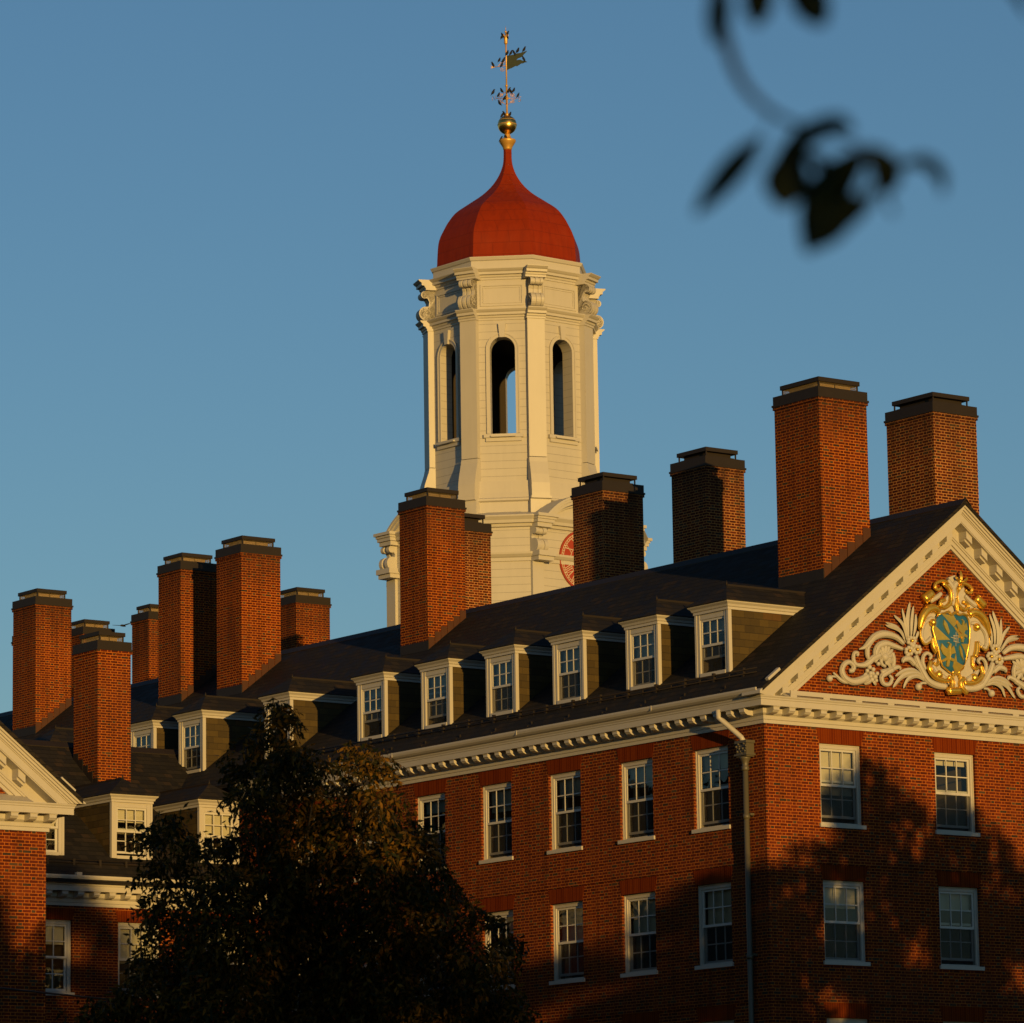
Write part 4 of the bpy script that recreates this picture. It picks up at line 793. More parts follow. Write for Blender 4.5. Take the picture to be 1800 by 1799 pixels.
# scroll brackets at the attic corners
def vol(c, r, a0, a1, n=10): return [(c[0]+r*cos(a0+(a1-a0)*i/n), c[1]+r*sin(a0+(a1-a0)*i/n)) for i in range(n+1)]
def scroll_poly(rv, z0, z1, o=1.):
    H = z1-z0
    lo = vol((rv+.16*o, z0+.24*H), .22*o, -pi/2, pi*.62, 12)
    up = vol((rv+.20*o, z1-.16*H), .11*o, -pi*.75, pi*.5, 10)
    return [(rv-.3,z0)]+lo+[(rv+.05*o,z0+.62*H)]+up+[(rv-.3,z1)]
for k in range(8):
    a = PH+k*pi/4; dx, dy = cos(a), sin(a)
    b = MB(); poly = scroll_poly(RV-.09, 30.765, 31.74)
    f = lambda r,z,d: (TX+dx*r-dy*d, TY+dy*r+dx*d, z)
    b.prism(poly, f, -.20, .20)
    for dd in (-.155,0,.155): b.prism([(r+(.03 if r > RV-.2 else 0),z) for r,z in poly], f, dd-.045, dd+.045)
    for sx in (-1,1):
        sp = [(RV+.07+.15*(1-t/16)*cos(t*.62),31.0+.15*(1-t/16)*sin(t*.62)) for t in range(15)]
        b.tube([f(r,z,sx*.205) for r,z in sp], .016, 5)
    b.build('bracket', 'tower', tower)
b = MB(); ring(b, [(2.0,32.02),(2.27,32.02),(2.27,32.34),(2.31,32.36),(2.35,32.44),(2.35,32.46),(1.9,32.47)]); b.build('fascia', 'tower', tower)
# onion dome
dp_ = smoothpts([(2.37,32.462),(2.335,32.50),(2.315,32.80),(2.285,33.19),(2.225,33.44),(2.10,33.70),(1.947,33.97),(1.70,34.28),(1.33,34.55),(.86,34.88),(.545,35.18),(.32,35.5),(.19,35.8),(.138,36.05),(.13,36.43)], 4)
b = MB(); b.lathe(dp_, (TX,TY), 8, PH, smooth=False); b.build('dome', 'dome', tower)
# lower stage: broad faces with clocks, canted corners
A_, B_ = 3.27, 2.05
oc = [(B_,-A_),(A_,-B_),(A_,B_),(B_,A_),(-B_,A_),(-A_,B_),(-A_,-B_),(-B_,-A_)]
def octpath(pts):
    n = len(pts); out = []
    for i in range(n):
        p0, p1, p2 = Vector(pts[i-1]), Vector(pts[i]), Vector(pts[(i+1)%n])
        e1 = (p1-p0).normalized(); e2 = (p2-p1).normalized(); n1 = Vector((e1.y,-e1.x)); n2 = Vector((e2.y,-e2.x))
        mv = (n1+n2)/(1+n1.dot(n2)); out.append((TX+p1.x, TY+p1.y, mv.x, mv.y))
    return out
pa = octpath(oc)
b = MB(); b.sweep([(0,0),(0,24.0)], pa, closed=True); lw = b.build('tower_wall', 'clapboard', tower)
b = MB(); b.sweep([(0,22.80),(.04,22.80),(.04,22.90),(.08,22.93),(.14,23.0),(.15,23.06),(0,23.07)], pa, closed=True)
b.sweep([(-.9,24.45),(.0,24.18),(.30,24.16),(.30,24.12),(.22,24.02),(.20,23.93),(.10,23.92),(.08,23.84),(0,23.82)], pa, closed=True)
b.build('cornice', 'tower', tower)
b = MB()   # cap between lower stage and drum
vs = [(TX+x,TY+y,24.17) for x,y in oc]+[(TX+2.55/CO*cos(PH+k*pi/4-pi/2+0),TY+2.55/CO*sin(PH+k*pi/4-pi/2),24.5) for k in range(8)]
b.add(vs, [(i,(i+1)%8,8+(i+1)%8,8+i) for i in range(8)]); b.build('shoulder_roof', 'tower', tower)
# segmental pediments over the four broad faces, corner blocks, brackets
for k in range(4):
    a = -pi/2+k*pi/2; nx, ny = cos(a), sin(a)
    fn = lambda u,d,z: (TX+nx*(A_+d)-ny*u, TY+ny*(A_+d)+nx*u, z)
    b = MB(); Rr = 2.15; zc = 24.78-Rr+.02; t0 = math.asin(1.60/Rr); N = 18
    for (ra,rb,p) in ((-.02,.06,.36),(.06,.12,.40),(-.12,-.02,.30),(-.20,-.12,.10)):
        for i in range(N):
            s0, s1 = -t0+2*t0*i/N, -t0+2*t0*(i+1)/N
            b.prism([((Rr+r)*sin(s),zc+(Rr+r)*cos(s)) for r,s in ((ra,s0),(ra,s1),(rb,s1),(rb,s0))], lambda u,z,d: fn(u,d,z), -.35, p)
    pl = [(Rr*sin(-t0+2*t0*i/N), zc+(Rr-.15)*cos(-t0+2*t0*i/N)) for i in range(N+1)]
    b.prism([(-1.5,23.8)]+pl+[(1.5,23.8)], lambda u,z,d: fn(u,d,z), -.35, .012)
    for sx in (-1,1):
        for z0,z1,p,w in ((23.93,24.03,.42,.42),(24.03,24.10,.46,.46),(24.10,24.19,.52,.52),(23.80,23.93,.36,.36),(22.79,22.92,.40,.38),(22.92,23.075,.47,.43)):
            b.prism([(sx*(1.83-w),z0),(sx*(1.83+w*.55),z0),(sx*(1.83+w*.55),z1),(sx*(1.83-w),z1)], lambda u,z,d: fn(u,d,z), -.1, p)
        b.prism([(sx*1.60,0),(sx*2.03,0),(sx*2.03,22.79),(sx*1.60,22.79)], lambda u,z,d: fn(u,d,z), -.1, .10)
    b.build('clock_pediment', 'tower', tower)
    for sx in (-1,1):
        b = MB(); poly = [(r-2.6,z) for r,z in scroll_poly(2.6+.02, 23.08, 23.81, .95)]
        for dd in (-.14,.14):
            b.prism([(r,z) for r,z in poly], lambda r,z,d: fn(sx*1.83+d, r, z), dd-.07, dd+.07)
        b.prism([(max(r-.04,-.3),z) for r,z in poly], lambda r,z,d: fn(sx*1.83+d, r, z), -.20, .20)
        b.build('bracket', 'tower', tower)
# clocks on the broad faces
for k in range(4):
    a = -pi/2+k*pi/2; nx, ny = cos(a), sin(a); zc = 22.965; R0 = .90
    fn = lambda u,d,z: (TX+nx*(A_+d)-ny*u, TY+ny*(A_+d)+nx*u, z)
    def disc(mb, r0, r1, d0, d1, n=48):
        for i in range(n):
            s0, s1 = 2*pi*i/n, 2*pi*(i+1)/n
            mb.prism([(r*cos(s),zc+r*sin(s)) for r,s in ((r0,s0),(r0,s1),(r1,s1),(r1,s0))], lambda u,z,d: fn(u,d,z), d0, d1)
    b = MB(); b.prism([(R0*cos(2*pi*i/48),zc+R0*sin(2*pi*i/48)) for i in range(48)], lambda u,z,d: fn(u,d,z), .0, .03)
    ck = b.build('clock', 'clock_red', tower)
    b = MB(); disc(b, R0, R0+.035, 0, .055); b.build('clock_rim', 'clock_red', ck)
    b = MB(); disc(b, .78, .795, .03, .042); disc(b, .845, .86, .03, .042); disc(b, .50, .515, .03, .042)
    for i in range(60):
        s = 2*pi*i/60; w = .008 if i%5 else .015
        c_, s_ = cos(s), sin(s)
        b.prism([(r*c_-q*s_, zc+r*s_+q*c_) for r,q in ((.79,-w),(.85,-w),(.85,w),(.79,w))], lambda u,z,d: fn(u,d,z), .03, .040)
    b.build('minute_ring', 'clock_cream', ck)
    b = MB(); NUM = ['XII','I','II','III','IIII','V','VI','VII','VIII','IX','X','XI']; hh = .125
    for i,t in enumerate(NUM):
        s = pi/2-2*pi*i/12; er = (cos(s), sin(s)); et = (sin(s), -cos(s))   # outward, and rightwards when read upright
        wd = {'I':.055,'V':.13,'X':.13}; tot = sum(wd[ch] for ch in t); x = -tot/2; rc = .648
        def seg(xa, ya, xb, yb, w=.009):
            A = (er[0]*(rc+ya)+et[0]*xa, er[1]*(rc+ya)+et[1]*xa); B = (er[0]*(rc+yb)+et[0]*xb, er[1]*(rc+yb)+et[1]*xb)
            dx, dz = B[0]-A[0], B[1]-A[1]; L = sqrt(dx*dx+dz*dz); px, pz = -dz/L*w, dx/L*w
            b.prism([(A[0]+px,zc+A[1]+pz),(B[0]+px,zc+B[1]+pz),(B[0]-px,zc+B[1]-pz),(A[0]-px,zc+A[1]-pz)], lambda u,z,d: fn(u,d,z), .030, .0435)
        for ch in t:
            cx = x+wd[ch]/2
            if ch == 'I': seg(cx,-hh,cx,hh)
            if ch == 'V': seg(cx-.05,hh,cx,-hh,.011); seg(cx+.05,hh,cx,-hh,.007)
            if ch == 'X': seg(cx-.05,hh,cx+.05,-hh,.011); seg(cx+.05,hh,cx-.05,-hh,.007)
            x += wd[ch]
    b.build('numeral', 'clock_cream', ck)
    b = MB()
    for s,L,w in ((radians(10),.42,.03),(radians(-20),.62,.022)):
        c_, s_ = cos(s), sin(s)
        b.prism([(r*c_-q*s_, zc+r*s_+q*c_) for r,q in ((-.12,-w),(L*.8,-w),(L,0),(L*.8,w),(-.12,w))], lambda u,z,d: fn(u,d,z), .05+.012*(L>.5), .058+.012*(L>.5))
    b.build('clock_hand', 'clock_cream', ck)

# the tower stands two and a half degrees off the axes of the brick building
tower.location = (TX,TY,0)
RT = Matrix.Rotation(radians(2.5), 4, 'Z') @ Matrix.Translation((-TX,-TY,0))
for o in tower.children_recursive: o.data.transform(RT)

# ================================================================ WEATHERVANE
vane = thing('weathervane', 'tall gilded weathervane with ball, compass letters and swallow-tailed banner on top of the red dome', 'weathervane')
U = (RR[0][0], RR[0][1]); Ul = sqrt(U[0]**2+U[1]**2); U = (U[0]/Ul, U[1]/Ul); V = (-U[1], U[0])
P = lambda o,z,d=0.: (TX+U[0]*o+V[0]*d, TY+U[1]*o+V[1]*d, z)
b = MB(); b.lathe([(.125,36.38),(.14,36.42),(.15,36.47),(.20,36.55),(.255,36.64),(.265,36.68),(.255,36.71),(.17,36.73),(.12,36.78),(.10,36.84),(.085,36.9)], (TX,TY), 20); b.build('collar', 'gold_dull', vane)
b = MB(); b.ball((TX,TY,37.19), .298, 32, 20); b.build('ball', 'gold', vane)
b = MB(); b.lathe([(.302,37.175),(.306,37.19),(.302,37.205)], (TX,TY), 32); b.lathe([(.285,37.27),(.26,37.34),(.20,37.41),(.1,37.478),(.03,37.493)], (TX,TY), 24, cap=False)
b.build('ball_seam', 'gold_dull', vane)
b = MB(); b.lathe([(.06,37.47),(.065,37.54),(.032,37.58),(.030,38.42),(.045,38.43),(.045,38.47),(.026,38.49),(.024,39.78),(.045,39.80),(.06,39.84),(.055,39.88),(.06,39.95),(.085,40.05),(.07,40.06),(.02,40.08),(.018,40.16)], (TX,TY), 14)
b.ball((TX,TY,40.195), .038, 10, 8); b.tube([(TX,TY,40.22),(TX,TY,40.40)], [.012,.003], 6)
for q in range(6):
    a = q*pi/3; b.tube([(TX+.06*cos(a),TY+.06*sin(a),40.03),(TX+.085*cos(a),TY+.085*sin(a),40.10),(TX+.06*cos(a),TY+.06*sin(a),40.14)], [.014,.012,.005], 5)
b.build('pole', 'gold_dull', vane)
b = MB(); b.prism([(o+.03,z) for o,z in DATA['BAN']], lambda o,z,d: P(o,z,d), -.008, .008); b.build('banner', 'verdigris', vane)
b = MB(); b.tube([P(-.02,39.10),P(-.40,39.06)], .012, 6)
b.prism([(-.50,39.10),(-.44,39.07),(-.49,39.015),(-.36,39.05),(-.36,39.085)], lambda o,z,d: P(o,z,d), -.012, .012)
for (o,z,r,s) in ((-.12,39.19,.075,1),(-.13,38.99,.075,-1),(-.2,39.12,.05,-1)):
    b.tube([P(o+r*(1-t/18)*cos(t*.55),z+s*r*(1-t/18)*sin(t*.55)) for t in range(15)], .011, 5)
b.build('counterweight', 'gold_dull', vane)
b = MB()
for d0 in ((1,0),(0,1)):
    Q = lambda o,z: P(o*d0[0], z, o*d0[1])
    b.tube([Q(-.34,38.05),Q(.34,38.05)], .010, 6)
    for sx in (-1,1):
        for sz in (-1,1):
            b.tube([Q(sx*(.17+.07*(1-t/20)*cos(t*.55)),38.05+sz*(.09+.07*(1-t/20)*sin(t*.55))) for t in range(16)], .011, 5)
            b.tube([Q(sx*.04,38.05+sz*.2),Q(sx*.12,38.05+sz*.14),Q(sx*.26,38.05+sz*.03)], .010, 5)
b.ball((TX,TY,38.05), .06, 10, 8); b.build('compass_arm', 'gold_dull', vane)
def letter(ch, o, z, axis):
    b = MB(); h, w = .075, .045
    S = {'N':[[(-w,-h),(-w,h),(w,-h),(w,h)]], 'S':[[(w,h*.7),(w*.3,h),(-w*.8,h*.75),(-w*.6,h*.2),(w*.6,-h*.2),(w*.8,-h*.75),(-w*.3,-h),(-w,-h*.7)]],
         'E':[[(w,h),(-w,h),(-w,-h),(w,-h)],[(-w,0),(w*.7,0)]], 'W':[[(-w*1.3,h),(-w*.6,-h),(0,h*.5),(w*.6,-h),(w*1.3,h)]]}[ch]
    for pl in S: b.tube([(P(o+x,z+y) if axis == 0 else P(x*.3, z+y, o+x)) for x,y in pl], .011, 5)
    ob = b.build('letter', 'gold_dull', vane); ob['label'] = 'gilded compass letter '+ch
letter('N',-.40,38.06,0); letter('S',.40,38.02,0); letter('E',-.40,38.05,1); letter('W',.40,38.05,1)

# ================================================================ BIRDS
def bird_mesh():
    b = MB()
    pr = smoothpts([(-.055,0,-.03,.006),(-.035,0,0,.022),(-.008,0,.035,.040),(.014,0,.07,.040),(.026,0,.10,.030),(.034,0,.120,.025),(.044,0,.135,.020),(.058,0,.140,.010),(.078,0,.136,.002)], 3)
    b.tube([(p[0],p[1],p[2]) for p in pr], [p[3] for p in pr], 8)
    for s in (-1,1):
        b.tube([(.012,s*.034,.085),(-.022,s*.034,.035),(-.055,s*.016,-.02)], [.012,.016,.004], 6)
        b.tube([(.0,s*.012,.02),(.005,s*.012,-.012)], .003, 4)
    b.tube([(-.045,0,-.012),(-.078,0,-.06)], [.014,.009], 6, .4)
    return b.mesh('bird', M['black'])
bm_ = bird_mesh()
bl_ = ['left side of the crown finial, upper of two','left side of the crown finial, lower of two','right of the finial spike at the very top','right side of the crown finial, lower of two',
 'banner edge touching the pole','upper banner edge, second from the pole','upper banner edge, third from the pole','upper banner tail, fourth from the pole','outer tip of the upper banner tail','lower banner tail, alone',
 'scrolls left of the banner, upper','scrolls close to the pole opposite the banner','tip of the arrow opposite the banner','arrow shaft between its tip and the pole',
 'the compass letter N','compass scroll left of the pole, highest on that side','compass arm between the letter N and the pole','compass scroll just right of the pole','compass scroll right of the pole, second','compass scroll right of the pole, highest','the compass letter S','lowest compass scroll on the left','compass hub in front of the pole',
 'left shoulder of the gilded ball','top of the gilded ball, left of the pole','top of the gilded ball, right of the pole','left rim of the gilded collar under the ball','collar neck right below the gilded ball']
for i,((o,z),where) in enumerate(zip(DATA['BIRD'], bl_)):
    ob = link('bird', bm_, None, P(o, z-.035, -.04 if i < 26 else -.12), (0.3 if i%3 else 2.6)+.5*sin(i*2.1)+atan2(U[1],U[0]))
    k = .85+.2*((i*37)%10)/10; ob.scale = (k,k,k)
    tag(ob, 'small black bird perched on '+where, 'bird', 'black birds perched on the weathervane')
b = MB(); b.tube([(-.12,0,0),(-.05,0,.01),(.05,0,.015),(.12,0,.0)], [.012,.03,.03,.006], 8)
for s in (-1,1): b.prism([(-.04,0),(.05,0),(.02,.18),(-.03,.34),(-.06,.2)], lambda a,c,d: (a, s*c, .012+d+c*.12), -.004, .004)
fb = b.build('bird', 'black'); fb.location = (.256,27.07,19.25); fb.rotation_euler = (0,0,radians(20)); tag(fb, 'small dark bird flying between the two groups of brick chimneys', 'bird')

# ================================================================ COAT OF ARMS IN THE PEDIMENT
XC = 5.58
crest = thing('coat_of_arms', 'carved gilded coat of arms with blue shield and white scrolling leaves in the brick pediment', 'coat of arms', (0,0,0))
def stroke(mb, kind, pts, w, mir=1, y0=-.055, lift=.0):
    P3 = lambda p: (XC+mir*p[0], y0, p[1])
    if kind == 'ball':
        r = w[0]; mb.ball((XC+mir*pts[0][0], y0-.02-lift, pts[0][1]), r, 12, 8, min(1., .10/r if r > .1 else 1.)); return
    if kind == 'leaf':
        sp = smoothpts(pts, 6); K = len(sp); rr = [max(.006, w[0]*.72*sin(pi*(.10+.90*(1-i/(K-1))))**.7 if i < K-1 else .006) for i in range(K)]
        ys = [y0-lift-.035*sin(pi*min(1,i/(K-1)*1.1)) for i in range(K)]
        mb.tube([(XC+mir*p[0], y, p[1]) for p,y in zip(sp,ys)], rr, 4, .8, (0,1,0), False)
        mb.tube([(XC+mir*p[0], y-r*.62, p[1]) for p,y,r in zip(sp,ys,rr)][1:-1], .006, 4)
        return
    sp = smoothpts([(p[0],p[1],q) for p,q in zip(pts,w)], 5)
    K = len(sp)
    mb.tube([(XC+mir*p[0], y0-lift-.02*i/K, p[1]) for i,p in enumerate(sp)], [max(.006,p[2]) for p in sp], 8, .9, (0,1,0))
    # carved groove edges
    for sgn in (-.55,.55):
        q = []
        for i,p in enumerate(sp):
            a, c = sp[max(i-1,0)], sp[min(i+1,K-1)]; tx, tz = c[0]-a[0], c[1]-a[1]; L = sqrt(tx*tx+tz*tz) or 1
            q.append((XC+mir*(p[0]-tz/L*p[2]*sgn), y0-lift-.02*i/K-p[2]*.78, p[1]+tx/L*p[2]*sgn))
        if max(w) > .03: mb.tube(q, .007, 4)
for mir in (1,-1):
    b = MB()
    for i,(k,p,w) in enumerate(DATA['F']): stroke(b, k, p, [q*1.1 for q in w], mir, -.05-.004*(i%5))
    fo = b.build('scrolling_leaves', 'crest_white', crest)
    b = MB()
    for k,p,w in DATA['FG']: stroke(b, k, p, w, mir, -.085)
    b.build('flower_centre', 'gilding', fo)
b = MB(); pl = DATA['PL']; b.prism([(x,z) for x,z in pl], lambda x,z,d: (XC+x, d, z), -.085, -.0); cart = b.build('cartouche', 'crest_white', crest)
for mir in (1,-1):
    for i,(k,p,w) in enumerate(DATA['GC']):
        b = MB(); stroke(b, k, p, w, mir, -.09); b.build('cream_scroll', 'crest_white', cart)
    for i,(k,p,w) in enumerate(DATA['G']):
        b = MB(); stroke(b, k, p, [q*1.3 for q in w], mir, -.105-.004*(i%3)); b.build('gilded_scroll', 'gilding', cart)
for i,(k,p,w) in enumerate(DATA['CEN']):
    b = MB(); stroke(b, k, p, w, 1, -.12-.006*(i%4), .02); b.build('gilded_finial', 'gilding', cart)
# shield, slightly domed
sh = DATA['SH']; cx = sum(p[0] for p in sh)/len(sh); cz = sum(p[1] for p in sh)/len(sh)
def dome_y(x, z): return -.135-.055*max(0., 1-((x-cx)/.62)**2)*max(0., 1-((z-cz)/.85)**2)
b = MB(); n_ = len(sh); rings = [1., .8, .6, .4, .2]
vs = []; fs = []
for r in rings:
    for x,z in sh:
        xx, zz_ = cx+(x-cx)*r, cz+(z-cz)*r; vs.append((XC+xx, dome_y(xx,zz_), zz_))
vs.append((XC+cx, dome_y(cx,cz), cz))
for k in range(len(rings)-1):
    for i in range(n_): fs.append((k*n_+i, k*n_+(i+1)%n_, (k+1)*n_+(i+1)%n_, (k+1)*n_+i))
for i in range(n_): fs.append(((len(rings)-1)*n_+i, (len(rings)-1)*n_+(i+1)%n_, len(vs)-1))
o_ = len(vs)
for x,z in sh: vs.append((XC+x, -.06, z))
for i in range(n_): fs.append((i, (i+1)%n_, o_+(i+1)%n_, o_+i))
b.add(vs, fs, True); shield = b.build('shield', 'crest_blue', crest)
b = MB(); ps = [(XC+x, dome_y(x,z)-.006, z) for x,z in sh+sh[:1]]; b.tube(ps, .022, 6); b.build('shield_rim', 'gilding', shield)
b = MB()
for i,ch in enumerate(DATA['CH']):
    k = len(ch)
    # finely split outline so the relief follows the curve of the shield
    f = lambda x,z,d: (XC+x, dome_y(x,z)-d, z)
    d1 = .012 if i in (0,1,5,6,8) else .034
    b.prism(ch, f, -.012, d1)
b.build('gilded_charge', 'gilding', shield)
b = MB()
for (x0,z0),(x1,z1) in DATA['MON']: b.tube([(XC+x0,dome_y(x0,z0)-.012,z0),(XC+x1,dome_y(x1,z1)-.012,z1)], .009, 5)
b.build('monogram', 'crest_white', shield)

# ================================================================ TREES
rng = np.random.default_rng(11)
def leaf_cloud(name, centers, radii, counts, lw, ll, mat, droop=.6, spray=7, shell=.55, sq=.85):
    """one mesh of many small leaf blades grouped into hanging sprays"""
    V = []; 
    for (c, r, cnt) in zip(centers, radii, counts):
        ns = max(1, cnt//spray)
        d = rng.normal(size=(ns,3)); d /= np.linalg.norm(d, axis=1)[:,None]
        rad = r*(shell+(1-shell)*rng.random(ns)**.6)*(1+.22*rng.normal(size=ns))
        base = np.array(c)+d*rad[:,None]*np.array([1,1,sq])
        for bs, dd in zip(base, d):
            sdir = np.array([dd[0]+.5*rng.normal(), dd[1]+.5*rng.normal(), -.15-droop*rng.random()]); sdir /= np.linalg.norm(sdir)
            L = ll*spray*.30*(.7+.6*rng.random())
            t = (np.arange(spray)+.5)/spray
            pts = bs+sdir*L*t[:,None]+np.array([0,0,-1])*(L*.35*t**2)[:,None]
            side = np.cross(sdir, rng.normal(size=3)); side /= (np.linalg.norm(side)+1e-9)
            sg = np.where(np.arange(spray)%2, 1, -1)[:,None]
            ld = side*sg*.8+sdir*.45+np.array([0,0,-.5])+.28*rng.normal(size=(spray,3)); ld /= np.linalg.norm(ld, axis=1)[:,None]
            nn = rng.normal(size=(spray,3)); wv = np.cross(ld, nn); wv /= (np.linalg.norm(wv,axis=1)[:,None]+1e-9)
            s = (.75+.5*rng.random(spray))[:,None]
            a = pts; q1 = pts+ld*ll*.45*s+wv*lw*.5*s; q2 = pts+ld*ll*s; q3 = pts+ld*ll*.45*s-wv*lw*.5*s
            V.append(np.stack([a,q1,q2,q3],1).reshape(-1,3))
    V = np.concatenate(V); n = len(V)//4
    me = bpy.data.meshes.new(name); me.vertices.add(len(V)); me.vertices.foreach_set('co', V.astype(np.float32).ravel())
    me.loops.add(4*n); me.loops.foreach_set('vertex_index', np.arange(4*n, dtype=np.int32))
    me.polygons.add(n); me.polygons.foreach_set('loop_start', np.arange(0,4*n,4, dtype=np.int32)); me.polygons.foreach_set('loop_total', np.full(n,4,dtype=np.int32))
    me.update(calc_edges=True); me.materials.append(M[mat]); return me
def limbs(mb, base, top, rad, targets, rmin=.02):
    base, top = Vector(base), Vector(top)
    mb.tube(smoothpts([tuple(base)+(rad,), tuple(base.lerp(top,.3)+Vector((.08,-.05,0)))+(rad*.8,), tuple(base.lerp(top,.65)+Vector((-.06,.08,0)))+(rad*.5,), tuple(top)+(rmin,)],5) and [p[:3] for p in smoothpts([tuple(base), tuple(base.lerp(top,.3)+Vector((.08,-.05,0))), tuple(base.lerp(top,.65)+Vector((-.06,.08,0))), tuple(top)],5)],
            [rad+(rmin-rad)*(i/15)**.85 for i in range(16)], 10)
    for t in targets:
        t = Vector(t); hz = base.z+(t.z-base.z)*(.45+.25*random.random()); f = (hz-base.z)/(top.z-base.z); f = min(max(f,.12),.92)
        s = base.lerp(top, f); r0 = max(rmin*1.5, rad*(1-f)*.45)
        midp = s.lerp(t, .5)+Vector((0,0,.12*(t-s).length))
        mb.tube([tuple(s), tuple(midp), tuple(t)], [r0, r0*.6, rmin*.6], 6)
# the leafy tree standing in front of the court
tc = DATA['TREE']; cs = [c[:3] for c in tc]; rs = [c[3] for c in tc]
ct = thing('leafy_tree', 'dark leafy tree with drooping foliage standing in front of the court between the brick buildings', 'tree', (-19.0,-9.5,0))
me = leaf_cloud('crown', [tuple(np.array(c)-np.array([-19.0,-9.5,0])) for c in cs], [r*.82 for r in rs], [int(1500*(r/.7)**2)+50 for r in rs], .05, .135, 'leaf', .9, 8, .25, .95)
link('crown', me, ct)
b = MB(); bs = Vector((-18.9,-9.4,0)); limbs(b, (0.1,.1,0), tuple(Vector(cs[0])-Vector((-19.0,-9.5,0))), .19, [tuple(Vector(c)-Vector((-19.0,-9.5,0))) for c in cs[1:]], .012); b.build('trunk', 'bark', ct)
# street trees between the low sun and the buildings
def street_tree_mesh(seed, H, R, zb=4.2):
    r_ = np.random.default_rng(seed); cen = []; rad = []
    n = 62; zc = (zb+H-.3)/2; hz = (H-.3-zb)/2
    for i in range(n):
        t = (i+.5)/n; z = zb+(H-zb-.5)*t; env = R*sqrt(max(.02, 1-((z-zc)/hz)**2))
        a = i*2.399+r_.normal()*.3; q = max(0, env-.35)*(.2+.85*r_.random())
        cen.append((q*cos(a), q*sin(a), z+.25*r_.normal())); rad.append((.45+.45*r_.random())*(1-.25*t))
    cen.append((0,0,H-.35)); rad.append(.4)
    me = leaf_cloud('crown', cen, rad, [int(330*(r/.6)**2) for r in rad], .12, .26, 'street_leaf', .5, 6, .3, .9)
    b = MB(); limbs(b, (0,0,0), (0,0,H-.4), .22, cen[::2], .02); return me, b.mesh('trunk', M['bark'])
SU = Vector((.272,.962,0)); SP = Vector((.962,-.272,0))
variants = [street_tree_mesh(5, 14., 3.5), street_tree_mesh(9, 14., 3.9), street_tree_mesh(21, 14., 3.3)]
ST_ = [(12.6,-28,13.3,0,'bushy street tree at the end of the row beyond the pediment wall'),(8.9,-28,13.35,1,'broad street tree facing the right half of the pediment wall'),
       (5.6,-29,14.55,2,'street tree facing the middle window column of the pediment wall'),(3.05,-26,15.1,2,'tallest pointed street tree, its shadow peak falling between the pediment windows'),
       (-.2,-28,12.65,0,'street tree opposite the corner downpipe'),(-3.6,-33,13.2,1,'street tree shading the lower side windows near the corner'),(-6.9,-38,14.6,2,'street tree shading the side windows next to the court'),
       (-10.9,-50,17.0,2,'slim tall street tree opposite the court wing'),(-14.4,-55,11.9,0,'shortest street tree, filling the gap before the court wing'),(-18.3,-56,15.0,2,'street tree shading the leafy court tree'),(-21.6,-63,14.9,1,'street tree opposite the lower gable wall'),(-24.5,-78,15.4,2,'last street tree of the row, nearest the viewer')]
for i,(s,t,H,v,lb) in enumerate(ST_):
    p = SP*s+SU*t; tr = thing('street_tree', lb, 'tree', tuple(p), 'street trees outside the picture on the sunny side')
    o = link('crown', variants[v][0], tr); o2 = link('trunk', variants[v][1], tr)
    tr.scale = (1,1,H/14.); tr.rotation_euler = (0,0,i*1.3)
# tree that overhangs the photographer: its twig hangs into the picture
ot = thing('overhanging_tree', 'tree whose blurred dark twig hangs into the sky at upper right', 'tree', (-60.2,-80.6,0))
O = Vector((-60.2,-80.6,0))
cen = [(1.6*cos(a)*k, 1.6*sin(a)*k, z) for a,k,z in ((.3,1,4.2),(1.3,.9,5.2),(2.4,1,4.0),(3.3,1,5.4),(4.2,.8,4.6),(5.3,1,5.6),(0,.1,6.6),(1,.5,6.),(3,.6,6.2),(.9,1.2,3.2),(2.2,1.1,3.0),(1.5,1.5,3.6),(.2,1.2,2.6),(1.6,.8,2.3))]
me = leaf_cloud('crown', cen, [.95]*len(cen), [650]*len(cen), .11, .24, 'near_leaf', .5, 6, .2, .9); link('crown', me, ot)
b = MB(); limbs(b, (0,0,0), (0,0,6.6), .16, cen, .015); tk = b.build('trunk', 'bark', ot)
stp = [Vector(p)-O for p in DATA['ST']]
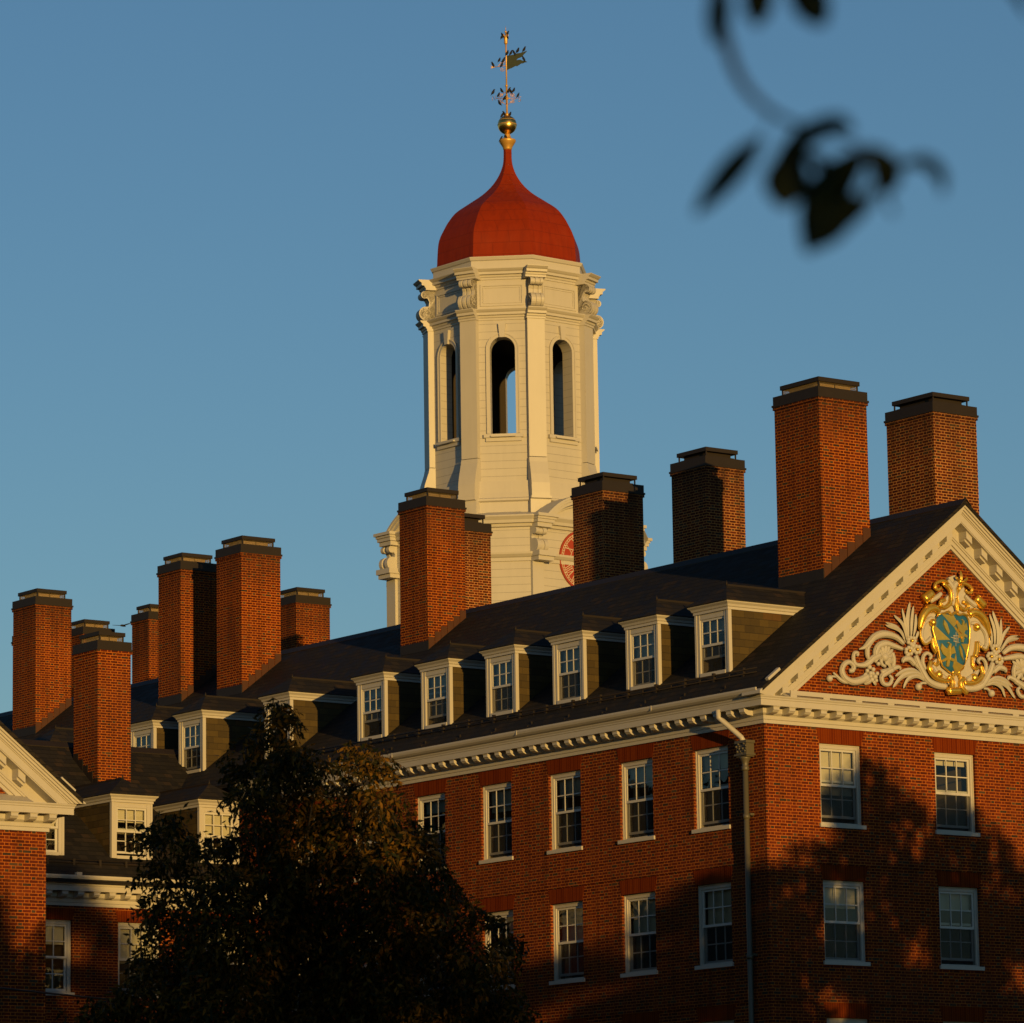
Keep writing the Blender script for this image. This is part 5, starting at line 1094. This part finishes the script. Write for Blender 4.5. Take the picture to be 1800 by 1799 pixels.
tw = [tuple(Vector((.05,.1,4.9))), tuple(Vector((1.4,4.5,5.6))), tuple(stp[0].lerp(Vector((1.4,4.5,5.6)),.35)+Vector((0,0,.15)))]+[tuple(p) for p in stp]
tw = smoothpts(tw, 4); K = len(tw)
b = MB(); b.tube(tw, [.022*(1-i/(K-1))**2.2+.0046*(1-.5*i/(K-1)) for i in range(K)], 7); twig = b.build('twig', 'bark', ot)
def blade(pts, hw):
    sp = smoothpts([tuple(Vector(p)-O) for p in pts], 5); K = len(sp); b = MB(); vs = []; fs = []
    view = Vector(RR[2])
    for i,p in enumerate(sp):
        p = Vector(p); t = (Vector(sp[min(i+1,K-1)])-Vector(sp[max(i-1,0)])).normalized(); sd = t.cross(view).normalized()
        u = i/(K-1); w = hw*max(.06, sin(pi*(.06+.9*u))**.8)
        vs += [tuple(p+sd*w+view*w*.35), tuple(p), tuple(p-sd*w+view*w*.35), tuple(p+view*.0015)]
    for i in range(K-1):
        for k in range(2): fs.append((i*4+k, i*4+k+1, (i+1)*4+k+1, (i+1)*4+k))
        fs.append((i*4+0, i*4+3, (i+1)*4+3, (i+1)*4+0)); fs.append((i*4+3, i*4+2, (i+1)*4+2, (i+1)*4+3))
    b.add(vs, fs, True); near = Vector(min(tw, key=lambda q: (Vector(q)-Vector(sp[0])).length))
    if (near-Vector(sp[0])).length < .12: b.tube([vs[1], tuple(near)], .0016, 5)
    return b.build('leaf', 'near_leaf', ot)
for pts,hw in DATA['LV']: blade(pts, hw)

# ================================================================ SMALL THINGS
a, c = Vector((-21.5,-2.206,7.263)), Vector((-11.142,8.946,7.837)); d = c-a
pt = [tuple(a+d*t+Vector((0,0,-.10*4*(t+1)*(1.6-t)/6.76+.10*4*1*1.6/6.76))) for t in np.linspace(-1,1.75,24)]
b = MB(); b.tube(pt, .022, 6); cb = b.build('overhead_cable', 'cable'); tag(cb, 'thin black cable strung across the lower left brick wall', 'cable')
b = MB(); b.ball((-6.0,20.85,10.12), .075, 12, 8); b.tube([(-6.0,20.85,10.19),(-6.0,20.85,10.62)], .008, 5); lp = b.build('ceiling_lamp', 'lamp'); tag(lp, 'small glowing lamp behind the court wing window beside the left gable', 'lamp')
